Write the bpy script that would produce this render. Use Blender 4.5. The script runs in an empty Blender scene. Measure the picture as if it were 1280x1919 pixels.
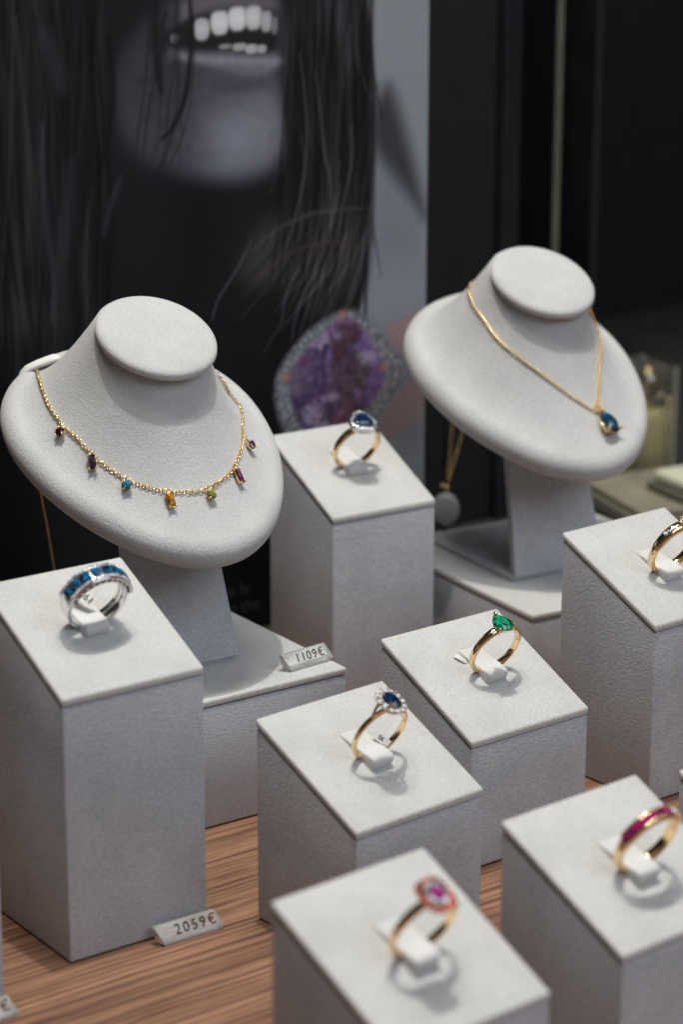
import bpy, bmesh, math, random
import numpy as np
from mathutils import Vector, Matrix, noise

S = 0.001            # everything below is written in millimetres
scene = bpy.context.scene
col = scene.collection

# ------------------------------------------------------------------ camera
CAM = Vector((-467.67, -733.10, 334.47))
YAW, PITCH, ROLL = 0.64519, 0.28731, 0.00163
fw = Vector((math.sin(YAW)*math.cos(PITCH), math.cos(YAW)*math.cos(PITCH), -math.sin(PITCH)))
rt = Vector((math.cos(YAW), -math.sin(YAW), 0)); up = rt.cross(fw)
r_ = rt*math.cos(ROLL)+up*math.sin(ROLL); u_ = up*math.cos(ROLL)-rt*math.sin(ROLL)
cd = bpy.data.cameras.new("camera"); cam = bpy.data.objects.new("camera", cd); col.objects.link(cam)
M = Matrix((r_, u_, -fw)).transposed().to_4x4(); M.translation = CAM*S
cam.matrix_world = M
cd.sensor_fit = 'VERTICAL'; cd.sensor_height = 36; cd.sensor_width = 24
cd.lens = 4698.26/1919*36
cd.clip_start = 0.02; cd.clip_end = 20
cd.dof.use_dof = True; cd.dof.focus_distance = 0.808; cd.dof.aperture_fstop = 10.8
cd.dof.aperture_blades = 0
scene.camera = cam

# ------------------------------------------------------------------ light
scene.view_settings.view_transform = 'Standard'
try: scene.view_settings.look = 'None'
except Exception: pass
scene.view_settings.exposure = 0; scene.view_settings.gamma = 1
scene.cycles.max_bounces = 10; scene.cycles.transmission_bounces = 10
scene.cycles.sample_clamp_indirect = 4
world = bpy.data.worlds.new("World"); scene.world = world; world.use_nodes = True
nt = world.node_tree; bg = nt.nodes['Background']
tc = nt.nodes.new('ShaderNodeTexCoord'); sx = nt.nodes.new('ShaderNodeSeparateXYZ')
nt.links.new(tc.outputs['Generated'], sx.inputs[0])
rp = nt.nodes.new('ShaderNodeValToRGB')
mp = nt.nodes.new('ShaderNodeMapRange'); mp.inputs[1].default_value = -1; mp.inputs[2].default_value = 1
nt.links.new(sx.outputs['Y'], mp.inputs[0]); nt.links.new(mp.outputs[0], rp.inputs[0])
rp.color_ramp.elements[0].position = 0.0; rp.color_ramp.elements[0].color = (0.50, 0.52, 0.60, 1)
rp.color_ramp.elements[1].position = 0.75; rp.color_ramp.elements[1].color = (0.10, 0.10, 0.11, 1)
nt.links.new(rp.outputs[0], bg.inputs[0]); bg.inputs[1].default_value = 0.135

def lamp(name, kind, loc, energy, color, target=None, **kw):
    d = bpy.data.lights.new(name, kind); d.energy = energy; d.color = color
    for k, v in kw.items(): setattr(d, k, v)
    o = bpy.data.objects.new(name, d); col.objects.link(o); o.location = Vector(loc)*S
    if target is not None:
        o.rotation_euler = (Vector(target)-Vector(loc)).to_track_quat('-Z', 'Y').to_euler()
    return o
lamp('ceiling_spot', 'SPOT', (-20, -130, 1400), 33, (1.0, 0.965, 0.90), (-10, -90, 0), spot_size=math.radians(60), spot_blend=0.4, shadow_soft_size=0.016)
lamp('ceiling_spot', 'SPOT', (-260, 40, 1500), 4, (1.0, 0.95, 0.88), (0, -90, 0), spot_size=math.radians(60), spot_blend=0.4, shadow_soft_size=0.02)
lamp('ceiling_strip', 'AREA', (-20, -150, 1200), 6.0, (1.0, 0.965, 0.92), (-20, -149, 0), shape='RECTANGLE', size=0.62, size_y=0.07)
for lx, ly, le in ((240, -420, 2.0), (-420, -300, 2.2), (420, 60, 1.8), (60, -560, 1.6)):
    lamp('ceiling_spot', 'SPOT', (lx, ly, 1350), le, (1.0, 0.95, 0.88), (0, -90, 0), spot_size=math.radians(60), spot_blend=0.4, shadow_soft_size=0.009)
lamp('window_daylight', 'AREA', (250, -1500, 1200), 12.6, (0.80, 0.88, 1.0), (0, 0, 60), shape='RECTANGLE', size=1.6, size_y=1.0)

# ------------------------------------------------------------------ materials
def mat(name):
    m = bpy.data.materials.new(name); m.use_nodes = True
    return m, m.node_tree, m.node_tree.nodes['Principled BSDF']
def N(t, k, **kw):
    n = t.nodes.new(k)
    for a, b in kw.items(): setattr(n, a, b)
    return n
def fabric(name, c=(0.61, 0.607, 0.585), grain=2600, bump=0.00013, stretch=(1, 1, 1), sheen=0.25, fleck=.82):
    m, t, b = mat(name)
    co = N(t, 'ShaderNodeTexCoord'); mp = N(t, 'ShaderNodeMapping'); mp.inputs['Scale'].default_value = stretch
    t.links.new(co.outputs['Object'], mp.inputs[0])
    n1 = N(t, 'ShaderNodeTexNoise'); n1.inputs['Scale'].default_value = grain; n1.inputs['Detail'].default_value = 3
    n2 = N(t, 'ShaderNodeTexNoise'); n2.inputs['Scale'].default_value = grain*0.4; n2.inputs['Detail'].default_value = 4
    n3 = N(t, 'ShaderNodeTexNoise'); n3.inputs['Scale'].default_value = 70; n3.inputs['Detail'].default_value = 5
    for n in (n1, n2): t.links.new(mp.outputs[0], n.inputs['Vector'])
    t.links.new(co.outputs['Object'], n3.inputs['Vector'])
    b1 = N(t, 'ShaderNodeBump'); b1.inputs['Strength'].default_value = 0.75; b1.inputs['Distance'].default_value = bump
    b2 = N(t, 'ShaderNodeBump'); b2.inputs['Strength'].default_value = 0.7; b2.inputs['Distance'].default_value = bump*1.1
    t.links.new(n1.outputs[0], b1.inputs['Height']); t.links.new(n2.outputs[0], b2.inputs['Height'])
    t.links.new(b2.outputs[0], b1.inputs['Normal']); t.links.new(b1.outputs[0], b.inputs['Normal'])
    r = N(t, 'ShaderNodeValToRGB'); r.color_ramp.elements[0].position = 0.3; r.color_ramp.elements[1].position = 0.7
    r.color_ramp.elements[0].color = tuple(x*0.93 for x in c)+(1,); r.color_ramp.elements[1].color = tuple(x*1.05 for x in c)+(1,)
    r2 = N(t, 'ShaderNodeValToRGB'); r2.color_ramp.elements[0].position = 0.35; r2.color_ramp.elements[1].position = 0.65
    r2.color_ramp.elements[0].color = (0.80, 0.80, 0.80, 1); r2.color_ramp.elements[1].color = (1, 1, 1, 1)
    mx = N(t, 'ShaderNodeMix', data_type='RGBA', blend_type='MULTIPLY'); mx.inputs[0].default_value = 1
    t.links.new(n3.outputs[0], r.inputs[0]); t.links.new(n1.outputs[0], r2.inputs[0])
    r3 = N(t, 'ShaderNodeValToRGB'); r3.color_ramp.elements[0].position = 0.38; r3.color_ramp.elements[1].position = 0.6
    r3.color_ramp.elements[0].color = (fleck, fleck, fleck, 1); t.links.new(n2.outputs[0], r3.inputs[0])
    m2 = N(t, 'ShaderNodeMix', data_type='RGBA', blend_type='MULTIPLY'); m2.inputs[0].default_value = 1
    t.links.new(r.outputs[0], mx.inputs[6]); t.links.new(r2.outputs[0], mx.inputs[7]); t.links.new(mx.outputs[2], m2.inputs[6]); t.links.new(r3.outputs[0], m2.inputs[7])
    t.links.new(m2.outputs[2], b.inputs['Base Color'])
    b.inputs['Roughness'].default_value = 0.9; b.inputs['Specular IOR Level'].default_value = 0.15
    b.inputs['Sheen Weight'].default_value = sheen; b.inputs['Sheen Roughness'].default_value = 0.6
    return m
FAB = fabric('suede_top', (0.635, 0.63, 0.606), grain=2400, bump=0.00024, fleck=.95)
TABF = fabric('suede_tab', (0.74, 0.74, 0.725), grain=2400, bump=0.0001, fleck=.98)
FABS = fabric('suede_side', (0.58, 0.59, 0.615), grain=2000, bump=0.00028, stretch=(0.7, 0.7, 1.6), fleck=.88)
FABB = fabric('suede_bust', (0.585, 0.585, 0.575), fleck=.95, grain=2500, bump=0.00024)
CUSH = fabric('cream_cloth', (0.72, 0.72, 0.54))
def plain(name, c, rough=0.5, metal=0, spec=0.5, trans=0, ior=1.45, var=0.0, emis=None):
    m, t, b = mat(name)
    b.inputs['Base Color'].default_value = (*c, 1); b.inputs['Roughness'].default_value = rough
    b.inputs['Metallic'].default_value = metal; b.inputs['Specular IOR Level'].default_value = spec
    b.inputs['Transmission Weight'].default_value = trans; b.inputs['IOR'].default_value = ior
    if var:
        co = N(t, 'ShaderNodeTexCoord'); n = N(t, 'ShaderNodeTexNoise'); n.inputs['Scale'].default_value = 60; n.inputs['Detail'].default_value = 6
        t.links.new(co.outputs['Object'], n.inputs['Vector'])
        r = N(t, 'ShaderNodeValToRGB'); r.color_ramp.elements[0].position = .3; r.color_ramp.elements[1].position = .7
        r.color_ramp.elements[0].color = tuple(x*(1-var) for x in c)+(1,); r.color_ramp.elements[1].color = tuple(min(1, x*(1+var)) for x in c)+(1,)
        t.links.new(n.outputs[0], r.inputs[0]); t.links.new(r.outputs[0], b.inputs['Base Color'])
    return m
def metal(name, c, rough):
    m, t, b = mat(name); b.inputs['Metallic'].default_value = 1; b.inputs['Base Color'].default_value = (*c, 1)
    co = N(t, 'ShaderNodeTexCoord'); n = N(t, 'ShaderNodeTexNoise'); n.inputs['Scale'].default_value = 900; n.inputs['Detail'].default_value = 4
    t.links.new(co.outputs['Object'], n.inputs['Vector'])
    mr = N(t, 'ShaderNodeMapRange'); mr.inputs[3].default_value = rough*0.6; mr.inputs[4].default_value = rough*1.5
    t.links.new(n.outputs[0], mr.inputs[0]); t.links.new(mr.outputs[0], b.inputs['Roughness'])
    return m
GOLD = metal('yellow_gold', (0.93, 0.68, 0.38), 0.11)
GOLDC = metal('chain_gold', (1.0, 0.74, 0.38), 0.16)
WGOLD = metal('white_gold', (0.86, 0.85, 0.84), 0.17)
DARK = plain('black_lacquer', (0.012, 0.013, 0.016), 0.35, spec=0.3, var=0.2)
WALL = plain('dark_backing', (0.015, 0.015, 0.016), 0.6, spec=0.15, var=0.08)
INK = plain('black_ink', (0.02, 0.02, 0.022), 0.6)
PAPER = plain('white_paper', (0.78, 0.78, 0.76), 0.6, var=0.03)
def clear(name, c, rough, trans):
    m, t, b = mat(name); b.inputs['Base Color'].default_value = (*c, 1)
    b.inputs['Roughness'].default_value = rough; b.inputs['Transmission Weight'].default_value = trans; b.inputs['IOR'].default_value = 1.49
    co = N(t, 'ShaderNodeTexCoord'); n = N(t, 'ShaderNodeTexNoise'); n.inputs['Scale'].default_value = 500; n.inputs['Detail'].default_value = 5
    bp = N(t, 'ShaderNodeBump'); bp.inputs['Strength'].default_value = .5; bp.inputs['Distance'].default_value = .0002
    t.links.new(co.outputs['Object'], n.inputs['Vector']); t.links.new(n.outputs[0], bp.inputs['Height']); t.links.new(bp.outputs[0], b.inputs['Normal'])
    return m
ACR = clear('clear_plastic', (0.97, 0.97, 0.93), 0.06, 0.74)
GLS = plain('glass', (0.95, 1.0, 0.97), 0.0, trans=1.0, ior=1.45)
GEDGE = plain('glass_edge', (0.10, 0.115, 0.085), 0.3, var=0.2)
KHAKI = plain('khaki_cloth', (0.17, 0.165, 0.115), 0.8, var=0.1)
MAT_ = plain('grey_green_mat', (0.03, 0.031, 0.026), 0.5, var=0.2)
def gemmat(name, c, trans=0.5, ior=1.77):
    m, t, b = mat(name); b.inputs['Base Color'].default_value = (*c, 1); b.inputs['Roughness'].default_value = 0.02
    b.inputs['Transmission Weight'].default_value = trans; b.inputs['IOR'].default_value = ior
    co = N(t, 'ShaderNodeTexCoord'); n = N(t, 'ShaderNodeTexVoronoi'); n.inputs['Scale'].default_value = 750
    mr = N(t, 'ShaderNodeMapRange'); mr.inputs[3].default_value = 0.15; mr.inputs[4].default_value = 1.9
    t.links.new(co.outputs['Object'], n.inputs['Vector']); sp = N(t, 'ShaderNodeSeparateColor'); t.links.new(n.outputs['Color'], sp.inputs[0])
    t.links.new(sp.outputs[0], mr.inputs[0])
    mx = N(t, 'ShaderNodeMix', data_type='RGBA', blend_type='MULTIPLY'); mx.inputs[0].default_value = 1; mx.inputs[6].default_value = (*c, 1)
    t.links.new(mr.outputs[0], mx.inputs[7]); t.links.new(mx.outputs[2], b.inputs['Base Color'])  # bright and dark facet reflections put into the gem colour as cells
    return m
SAPH = gemmat('sapphire', (0.004, 0.022, 0.075), 0.25)
TOPAZ = gemmat('blue_topaz', (0.015, 0.13, 0.28), 0.35)
TOPL = gemmat('light_topaz', (0.04, 0.26, 0.42), 0.3)
EMER = gemmat('emerald', (0.01, 0.26, 0.13), 0.25)
RUBY = gemmat('ruby', (0.38, 0.01, 0.14), 0.25)
PINK = gemmat('pink_sapphire', (0.50, 0.03, 0.30), 0.3)
CORAL = gemmat('coral_sapphire', (0.72, 0.16, 0.12), 0.25)
GARN = gemmat('garnet', (0.045, 0.004, 0.012), 0.2)
SMOK = gemmat('smoky_quartz', (0.05, 0.03, 0.05), 0.25)
CITR = gemmat('citrine', (0.62, 0.24, 0.02), 0.3)
PERI = gemmat('peridot', (0.30, 0.38, 0.08), 0.3)
AMET = gemmat('amethyst', (0.10, 0.01, 0.13), 0.25)
RHOD = gemmat('rhodolite', (0.20, 0.03, 0.13), 0.25)
SAPP = gemmat('teal_sapphire', (0.010, 0.06, 0.115), 0.25)
DIAM = gemmat('diamond', (0.85, 0.87, 0.92), 0.35, 2.2)
MILKY = plain('milky_quartz', (0.55, 0.55, 0.54), 0.35, trans=0.6, var=0.25)

def wood():
    m, t, b = mat('walnut_veneer')
    co = N(t, 'ShaderNodeTexCoord')
    mp = N(t, 'ShaderNodeMapping'); mp.inputs['Scale'].default_value = (5, 380, 5); mp.inputs['Rotation'].default_value = (0, 0, -0.04)
    wp = N(t, 'ShaderNodeTexNoise'); wp.inputs['Scale'].default_value = 22; wp.inputs['Detail'].default_value = 2
    ad = N(t, 'ShaderNodeVectorMath', operation='MULTIPLY_ADD'); ad.inputs[1].default_value = (0, 0.0035, 0)
    t.links.new(co.outputs['Object'], wp.inputs['Vector']); t.links.new(wp.outputs['Color'], ad.inputs[0]); t.links.new(co.outputs['Object'], ad.inputs[2])
    t.links.new(ad.outputs[0], mp.inputs[0])
    n1 = N(t, 'ShaderNodeTexNoise'); n1.inputs['Scale'].default_value = 1.3; n1.inputs['Detail'].default_value = 5; n1.inputs['Roughness'].default_value = 0.6
    t.links.new(mp.outputs[0], n1.inputs['Vector'])
    mp2 = N(t, 'ShaderNodeMapping'); mp2.inputs['Scale'].default_value = (60, 1500, 60); t.links.new(ad.outputs[0], mp2.inputs[0])
    n2 = N(t, 'ShaderNodeTexNoise'); n2.inputs['Scale'].default_value = 1; n2.inputs['Detail'].default_value = 3; t.links.new(mp2.outputs[0], n2.inputs['Vector'])
    r = N(t, 'ShaderNodeValToRGB'); e = r.color_ramp.elements
    e[0].position = .30; e[0].color = (0.085, 0.040, 0.028, 1); e[1].position = .74; e[1].color = (0.38, 0.215, 0.135, 1)
    x = r.color_ramp.elements.new(.42); x.color = (0.19, 0.098, 0.064, 1)
    x = r.color_ramp.elements.new(.50); x.color = (0.30, 0.165, 0.102, 1)
    t.links.new(n1.outputs[0], r.inputs[0])
    r2 = N(t, 'ShaderNodeValToRGB'); r2.color_ramp.elements[0].position = .35; r2.color_ramp.elements[0].color = (.62, .58, .55, 1); r2.color_ramp.elements[1].position = .55
    t.links.new(n2.outputs[0], r2.inputs[0])
    mx = N(t, 'ShaderNodeMix', data_type='RGBA', blend_type='MULTIPLY'); mx.inputs[0].default_value = .8
    n3 = N(t, 'ShaderNodeTexNoise'); n3.inputs['Scale'].default_value = 1; n3.inputs['Detail'].default_value = 3
    mp3 = N(t, 'ShaderNodeMapping'); mp3.inputs['Scale'].default_value = (7, 70, 7); t.links.new(co.outputs['Object'], mp3.inputs[0]); t.links.new(mp3.outputs[0], n3.inputs['Vector'])
    r3 = N(t, 'ShaderNodeValToRGB'); r3.color_ramp.elements[0].position = .35; r3.color_ramp.elements[0].color = (.78, .74, .72, 1); r3.color_ramp.elements[1].position = .62; r3.color_ramp.elements[1].color = (1.12, 1.1, 1.06, 1)
    t.links.new(n3.outputs[0], r3.inputs[0]); m3 = N(t, 'ShaderNodeMix', data_type='RGBA', blend_type='MULTIPLY'); m3.inputs[0].default_value = 1
    t.links.new(r.outputs[0], mx.inputs[6]); t.links.new(r2.outputs[0], mx.inputs[7]); t.links.new(mx.outputs[2], m3.inputs[6]); t.links.new(r3.outputs[0], m3.inputs[7]); t.links.new(m3.outputs[2], b.inputs['Base Color'])
    b.inputs['Roughness'].default_value = 0.55; b.inputs['Specular IOR Level'].default_value = 0.3
    bp = N(t, 'ShaderNodeBump'); bp.inputs['Strength'].default_value = .5; bp.inputs['Distance'].default_value = .0004
    t.links.new(n1.outputs[0], bp.inputs['Height']); t.links.new(bp.outputs[0], b.inputs['Normal'])
    return m
WOOD = wood()

# ------------------------------------------------------------------ helpers
class MB:
    """collects vertices (mm) and faces, links them as one mesh object"""
    def __init__(s): s.v = []; s.f = []; s.sm = []
    def add(s, vs, fs, smooth=False, M=None):
        o = len(s.v)
        s.v += [tuple((M @ Vector(v)) if M is not None else v) for v in vs]
        s.f += [tuple(i+o for i in f) for f in fs]; s.sm += [smooth]*len(fs)
    def build(s, name, m, parent=None, bevel=0, seg=3, smooth=None):
        me = bpy.data.meshes.new(name); me.from_pydata([tuple(x*S for x in v) for v in s.v], [], s.f)
        me.polygons.foreach_set('use_smooth', s.sm if smooth is None else [smooth]*len(s.f)); me.materials.append(m)
        bm = bmesh.new(); bm.from_mesh(me); bmesh.ops.recalc_face_normals(bm, faces=bm.faces)
        if bevel:
            bmesh.ops.bevel(bm, geom=[e for e in bm.edges if len(e.link_faces) == 2 and e.calc_face_angle(0) > 0.5], offset=bevel*S, segments=seg, profile=0.5, affect='EDGES', clamp_overlap=True)
            for f in bm.faces: f.smooth = True
        bm.to_mesh(me); bm.free()
        if bevel:
            try: me.set_sharp_from_angle(angle=1.2)
            except Exception: pass
        o = bpy.data.objects.new(name, me); col.objects.link(o)
        if parent: o.parent = parent
        return o
def loft(mb, rings, close=True, cap=False, smooth=True, M=None):
    n = len(rings[0]); vs = [p for r in rings for p in r]; fs = []
    for i in range(len(rings)-1):
        for j in range(n if close else n-1):
            k = (j+1) % n; fs.append((i*n+j, i*n+k, (i+1)*n+k, (i+1)*n+j))
    if cap: fs += [tuple(range(n))[::-1], tuple((len(rings)-1)*n+j for j in range(n))]
    mb.add(vs, fs, smooth, M)
def box(mb, x0, x1, y0, y1, z0, z1, M=None):
    v = [(x, y, z) for z in (z0, z1) for x, y in ((x0, y0), (x1, y0), (x1, y1), (x0, y1))]
    mb.add(v, [(3, 2, 1, 0), (4, 5, 6, 7), (0, 1, 5, 4), (1, 2, 6, 5), (2, 3, 7, 6), (3, 0, 4, 7)], False, M)
def tube(mb, pts, r, n=8, cap=True):
    pts = [Vector(p) for p in pts]; rings = []; prev = None
    for i, p in enumerate(pts):
        d = (pts[min(i+1, len(pts)-1)]-pts[max(i-1, 0)]).normalized()
        a = prev if prev is not None else (Vector((0, 0, 1)) if abs(d.z) < .9 else Vector((1, 0, 0)))
        x = (a-d*a.dot(d)).normalized(); prev = x; y = d.cross(x)
        rr = r[i] if isinstance(r, (list, tuple)) else r
        rings.append([tuple(p+(x*math.cos(t)+y*math.sin(t))*rr) for t in [2*math.pi*k/n for k in range(n)]])
    loft(mb, rings, cap=cap)
def ball(mb, c, r, n=8, sc=(1, 1, 1), M=None):
    rings = [[(c[0]+sc[0]*r*math.sin(a)*math.cos(2*math.pi*k/n), c[1]+sc[1]*r*math.sin(a)*math.sin(2*math.pi*k/n), c[2]+sc[2]*r*math.cos(a)) for k in range(n)] for a in [math.pi*(i+.02)/(n-.96+.0) for i in range(n)]]
    loft(mb, rings, cap=True, M=M)
def empty(name, loc, rz=0, label=None, cat=None, group=None, mw=None):
    o = bpy.data.objects.new(name, None); col.objects.link(o); o.empty_display_size = 0.01
    if mw is not None: o.matrix_world = mw
    else: o.location = Vector(loc)*S; o.rotation_euler = (0, 0, rz)
    tag(o, label, cat, group); return o
def tag(o, label=None, cat=None, group=None, kind=None):
    for k, v in (('label', label), ('category', cat), ('group', group), ('kind', kind)):
        if v: o[k] = v
    return o
def text_mesh(name, body, size, m, parent, M, extrude=0.05, spacing=1.0):
    cu = bpy.data.curves.new(name, 'FONT'); cu.body = body; cu.size = size*S; cu.extrude = extrude*S; cu.space_character = spacing
    cu.align_x = 'CENTER'; cu.align_y = 'CENTER'
    t = bpy.data.objects.new(name, cu); col.objects.link(t)
    dg = bpy.context.evaluated_depsgraph_get(); me = bpy.data.meshes.new_from_object(t.evaluated_get(dg))
    bpy.data.objects.remove(t); me.name = name; me.materials.clear(); me.materials.append(m)
    o = bpy.data.objects.new(name, me); col.objects.link(o); o.parent = parent
    M = M.copy(); M.translation = M.translation*S; o.matrix_local = M
    return o

# ------------------------------------------------------------------ setting
mb = MB(); box(mb, -900, 900, -900, 20, -20, 0)
tag(mb.build('tabletop', WOOD), kind='structure')
mb = MB(); box(mb, -900, 900, 20.3, 620, -20, -.3)
tag(mb.build('floor', MAT_), kind='structure')
mb = MB(); box(mb, -900, 1100, 420, 440, -20, 900)
tag(mb.build('wall', WALL), kind='structure')
mb = MB(); box(mb, 120, 262, 122, 127, 0.5, 700)
tag(mb.build('back_panel', WALL), 'dark backing panel standing behind the right bust, beside the poster edge', 'panel')
# ------------------------------------------------------------------ poster
def build_poster():
    x0, x1, z0, z1, yp = -40.0, 172.3, 2.0, 299.0, 60.0
    step = 0.5
    nx, nz = int((x1-x0)/step)+1, int((z1-z0)/step)+1
    gx, gz = np.meshgrid(np.linspace(x0, x1, nx), np.linspace(z0, z1, nz))
    P = dict(
      strip=[(144.6, 252.4), (173.1, 251.0), (173.0, 160.9), (171.7, 93.8), (171.2, 47.7), (145.9, 52.0), (145.9, 128.6), (143.4, 185.4), (142.1, 223.5)],
      wedge=[(152.0, 216.5), (157.0, 205.6), (164.1, 185.7), (172.8, 156.5), (165.7, 166.0), (154.6, 177.9), (143.4, 190.7), (142.2, 203.5), (146.2, 208.5)],
      lowstrip=[(145.5, 185.2), (156.0, 173.5), (172.0, 154.4), (171.2, 107.5), (171.1, 57.1), (154.1, 73.6), (129.1, 130.7), (142.6, 142.2)],
      face=[(52.1, 256.8), (98.3, 254.6), (99.4, 238.5), (98.6, 226.3), (100.0, 214.0), (103.2, 202.4), (103.0, 195.2), (97.8, 187.3), (87.6, 183.5), (75.1, 183.2), (60.3, 185.6), (48.3, 189.7), (36.5, 194.8), (28.6, 205.4), (24.3, 219.5), (28.2, 232.9), (37.8, 245.9)],
      chin=[(63.4, 222.7), (85.5, 221.1), (95.4, 210.2), (97.9, 197.7), (87.7, 190.3), (67.8, 194.1), (55.9, 205.2)],
      cheekL=[(28.1, 231.0), (44.5, 233.8), (51.3, 217.6), (41.3, 196.4), (27.4, 205.5)],
      uplip=[(54.4, 254.8), (97.0, 252.7), (98.7, 247.0), (85.8, 249.2), (76.0, 250.1), (63.9, 248.8), (55.4, 244.9), (51.9, 246.1)],
      mouth=[(44.7, 241.2), (51.8, 243.2), (59.0, 246.7), (73.5, 247.9), (97.0, 247.7), (98.1, 232.5), (94.3, 229.9), (85.6, 230.8), (75.8, 233.4), (66.0, 233.5), (54.0, 234.8), (45.8, 237.3)],
      lowlip=[(47.4, 235.2), (58.8, 232.9), (68.4, 232.3), (75.7, 232.2), (86.8, 230.1), (98.1, 231.3), (99.1, 226.3), (93.0, 222.7), (83.0, 222.7), (74.4, 224.9), (63.5, 228.2), (54.0, 230.8)],
      hairR=[(99.5, 254.5), (141.9, 252.5), (143.5, 217.1), (142.3, 185.5), (142.6, 129.1), (129.1, 121.9), (107.8, 124.7), (104.1, 172.1), (103.8, 201.3), (99.3, 220.2)],
      hairRl=[(118.5, 251.6), (131.4, 251.0), (136.2, 236.3), (135.5, 221.9), (130.2, 214.9), (125.8, 222.5), (121.1, 237.2)],
      reflection=[(77.1, 145.5), (84.8, 159.4), (92.5, 166.9), (108.0, 170.0), (129.0, 169.6), (141.3, 165.2), (140.9, 149.0), (134.5, 134.4), (107.9, 141.9), (89.7, 139.8)],
      halo=[(131.2, 127.6), (113.6, 121.5), (102.0, 112.6), (95.4, 103.3), (94.8, 94.2), (98.1, 82.2), (103.6, 73.6), (118.3, 67.9), (141.9, 70.9), (152.6, 84.3), (159.3, 90.1), (160.9, 99.9), (152.4, 110.5), (143.2, 121.0)],
      gem=[(130.4, 124.0), (123.2, 120.9), (109.9, 111.5), (101.4, 102.4), (103.4, 92.9), (107.6, 80.8), (118.3, 75.8), (129.2, 76.3), (139.3, 82.4), (150.1, 91.5), (150.0, 101.4), (143.3, 111.7), (137.0, 119.8)],
      bandU=[(149.6, 116.0), (160.7, 119.7), (173.3, 121.9), (173.5, 105.0), (162.3, 101.5), (157.2, 104.9)],
      bandL=[(159.6, 91.0), (173.7, 95.8), (173.9, 77.5), (157.0, 69.7), (147.2, 65.5), (145.7, 74.9)],
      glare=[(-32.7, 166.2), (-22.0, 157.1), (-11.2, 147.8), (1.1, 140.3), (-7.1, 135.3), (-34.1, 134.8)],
      teethU=[(62.8, 241.6, 3.37, 4.94, 150), (71.0, 243.5, 4.01, 5.35, 168), (79.1, 244.6, 4.05, 5.38, 172), (86.5, 244.6, 3.72, 5.4, 160), (92.4, 242.9, 2.5, 4.82, 135), (96.2, 241.1, 1.5, 4.03, 95)],
      teethL=[(73.3, 234.6, 2.69, 1.2, 110), (79.9, 234.0, 3.2, 1.8, 130), (85.4, 232.9, 2.73, 2.21, 140), (90.1, 232.6, 2.25, 2.02, 130), (50.5, 238.9, 1.9, 2.16, 80)],
      prong=[(129.1, 124.4, 2.16, 1.98, 0), (100.3, 102.1, 2.62, 1.97, 0), (150.0, 99.6, 2.23, 1.8, 0)],
      d1=[(57.3, 254.6), (58.4, 240.8), (57.3, 229.1), (54.8, 215.3), (48.6, 204.8), (43.3, 201.8)],
      d2=[(42.7, 255.3), (41.4, 241.8), (43.0, 230.0), (44.2, 219.1)],
      d3=[(47.2, 249.3), (44.7, 241.6), (45.9, 233.7)],
      l1=[(108.2, 229.8), (111.5, 209.0), (111.4, 190.3), (108.5, 173.8), (104.1, 161.5), (99.6, 151.4)],
      l2=[(132.9, 201.1), (134.3, 186.2), (130.3, 173.8), (127.4, 159.1), (126.9, 152.7)],
      l3=[(115.9, 223.2), (118.5, 204.3), (120.0, 189.5), (123.7, 178.7), (123.2, 159.5)],
      l4=[(84.8, 159.4), (77.1, 147.6), (68.2, 138.1), (65.6, 130.0)],
      l5=[(118.4, 145.0), (110.5, 137.3), (105.2, 125.0), (103.8, 116.5)],
      l6=[(107.9, 146.2), (101.3, 137.3), (98.7, 125.8)],
      l7=[(142.4, 168.3), (141.9, 155.4), (136.6, 140.7), (131.8, 130.4)],
      l8=[(140.3, 157.7), (138.5, 138.3), (129.1, 124.1)],
      w1=[(-7.6, 212.3), (-7.7, 192.9), (-7.1, 173.2), (-4.1, 155.0), (-5.6, 139.1)],
      w2=[(4.2, 197.7), (3.5, 178.0), (0.7, 162.4)],
      w3=[(25.8, 189.8), (20.9, 180.3), (17.5, 168.6)],
      w4=[(-6.4, 244.6), (-1.3, 234.8), (1.7, 223.1)],
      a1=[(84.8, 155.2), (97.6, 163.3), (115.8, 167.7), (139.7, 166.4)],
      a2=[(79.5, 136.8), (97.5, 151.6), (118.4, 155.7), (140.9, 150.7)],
    )
    P['strip'] = [(140, 320), (190, 320), (190, 20), (140, 20), (144, 130), (143, 180), (142, 230)]
    rng = np.random.default_rng(7)
    def vnoise(sx, sz, seed):
        r = np.random.default_rng(seed); a = r.random((int((z1-z0)/sz)+3, int((x1-x0)/sx)+3))
        u = (gx-x0)/sx; w = (gz-z0)/sz; i = u.astype(int); j = w.astype(int); fu = u-i; fwz = w-j
        fu = fu*fu*(3-2*fu); fwz = fwz*fwz*(3-2*fwz)
        return (a[j, i]*(1-fu)*(1-fwz)+a[j, i+1]*fu*(1-fwz)+a[j+1, i]*(1-fu)*fwz+a[j+1, i+1]*fu*fwz)
    def smooth_poly(pts, it=2):
        for _ in range(it):
            q = []
            for i in range(len(pts)):
                a, b = pts[i], pts[(i+1) % len(pts)]
                q += [(a[0]*.75+b[0]*.25, a[1]*.75+b[1]*.25), (a[0]*.25+b[0]*.75, a[1]*.25+b[1]*.75)]
            pts = q
        return pts
    def sdf(pts):
        d = np.full(gx.shape, 1e9); ins = np.zeros(gx.shape, bool); n = len(pts)
        for i in range(n):
            ax, az = pts[i]; bx, bz = pts[(i+1) % n]; ex, ez = bx-ax, bz-az
            px, pz = gx-ax, gz-az; h = np.clip((px*ex+pz*ez)/(ex*ex+ez*ez+1e-9), 0, 1)
            d = np.minimum(d, np.hypot(px-ex*h, pz-ez*h))
            c = ((az > gz) != (bz > gz)) & (gx < (bx-ax)*(gz-az)/(bz-az+1e-12)+ax); ins ^= c
        return np.where(ins, d, -d)
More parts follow.
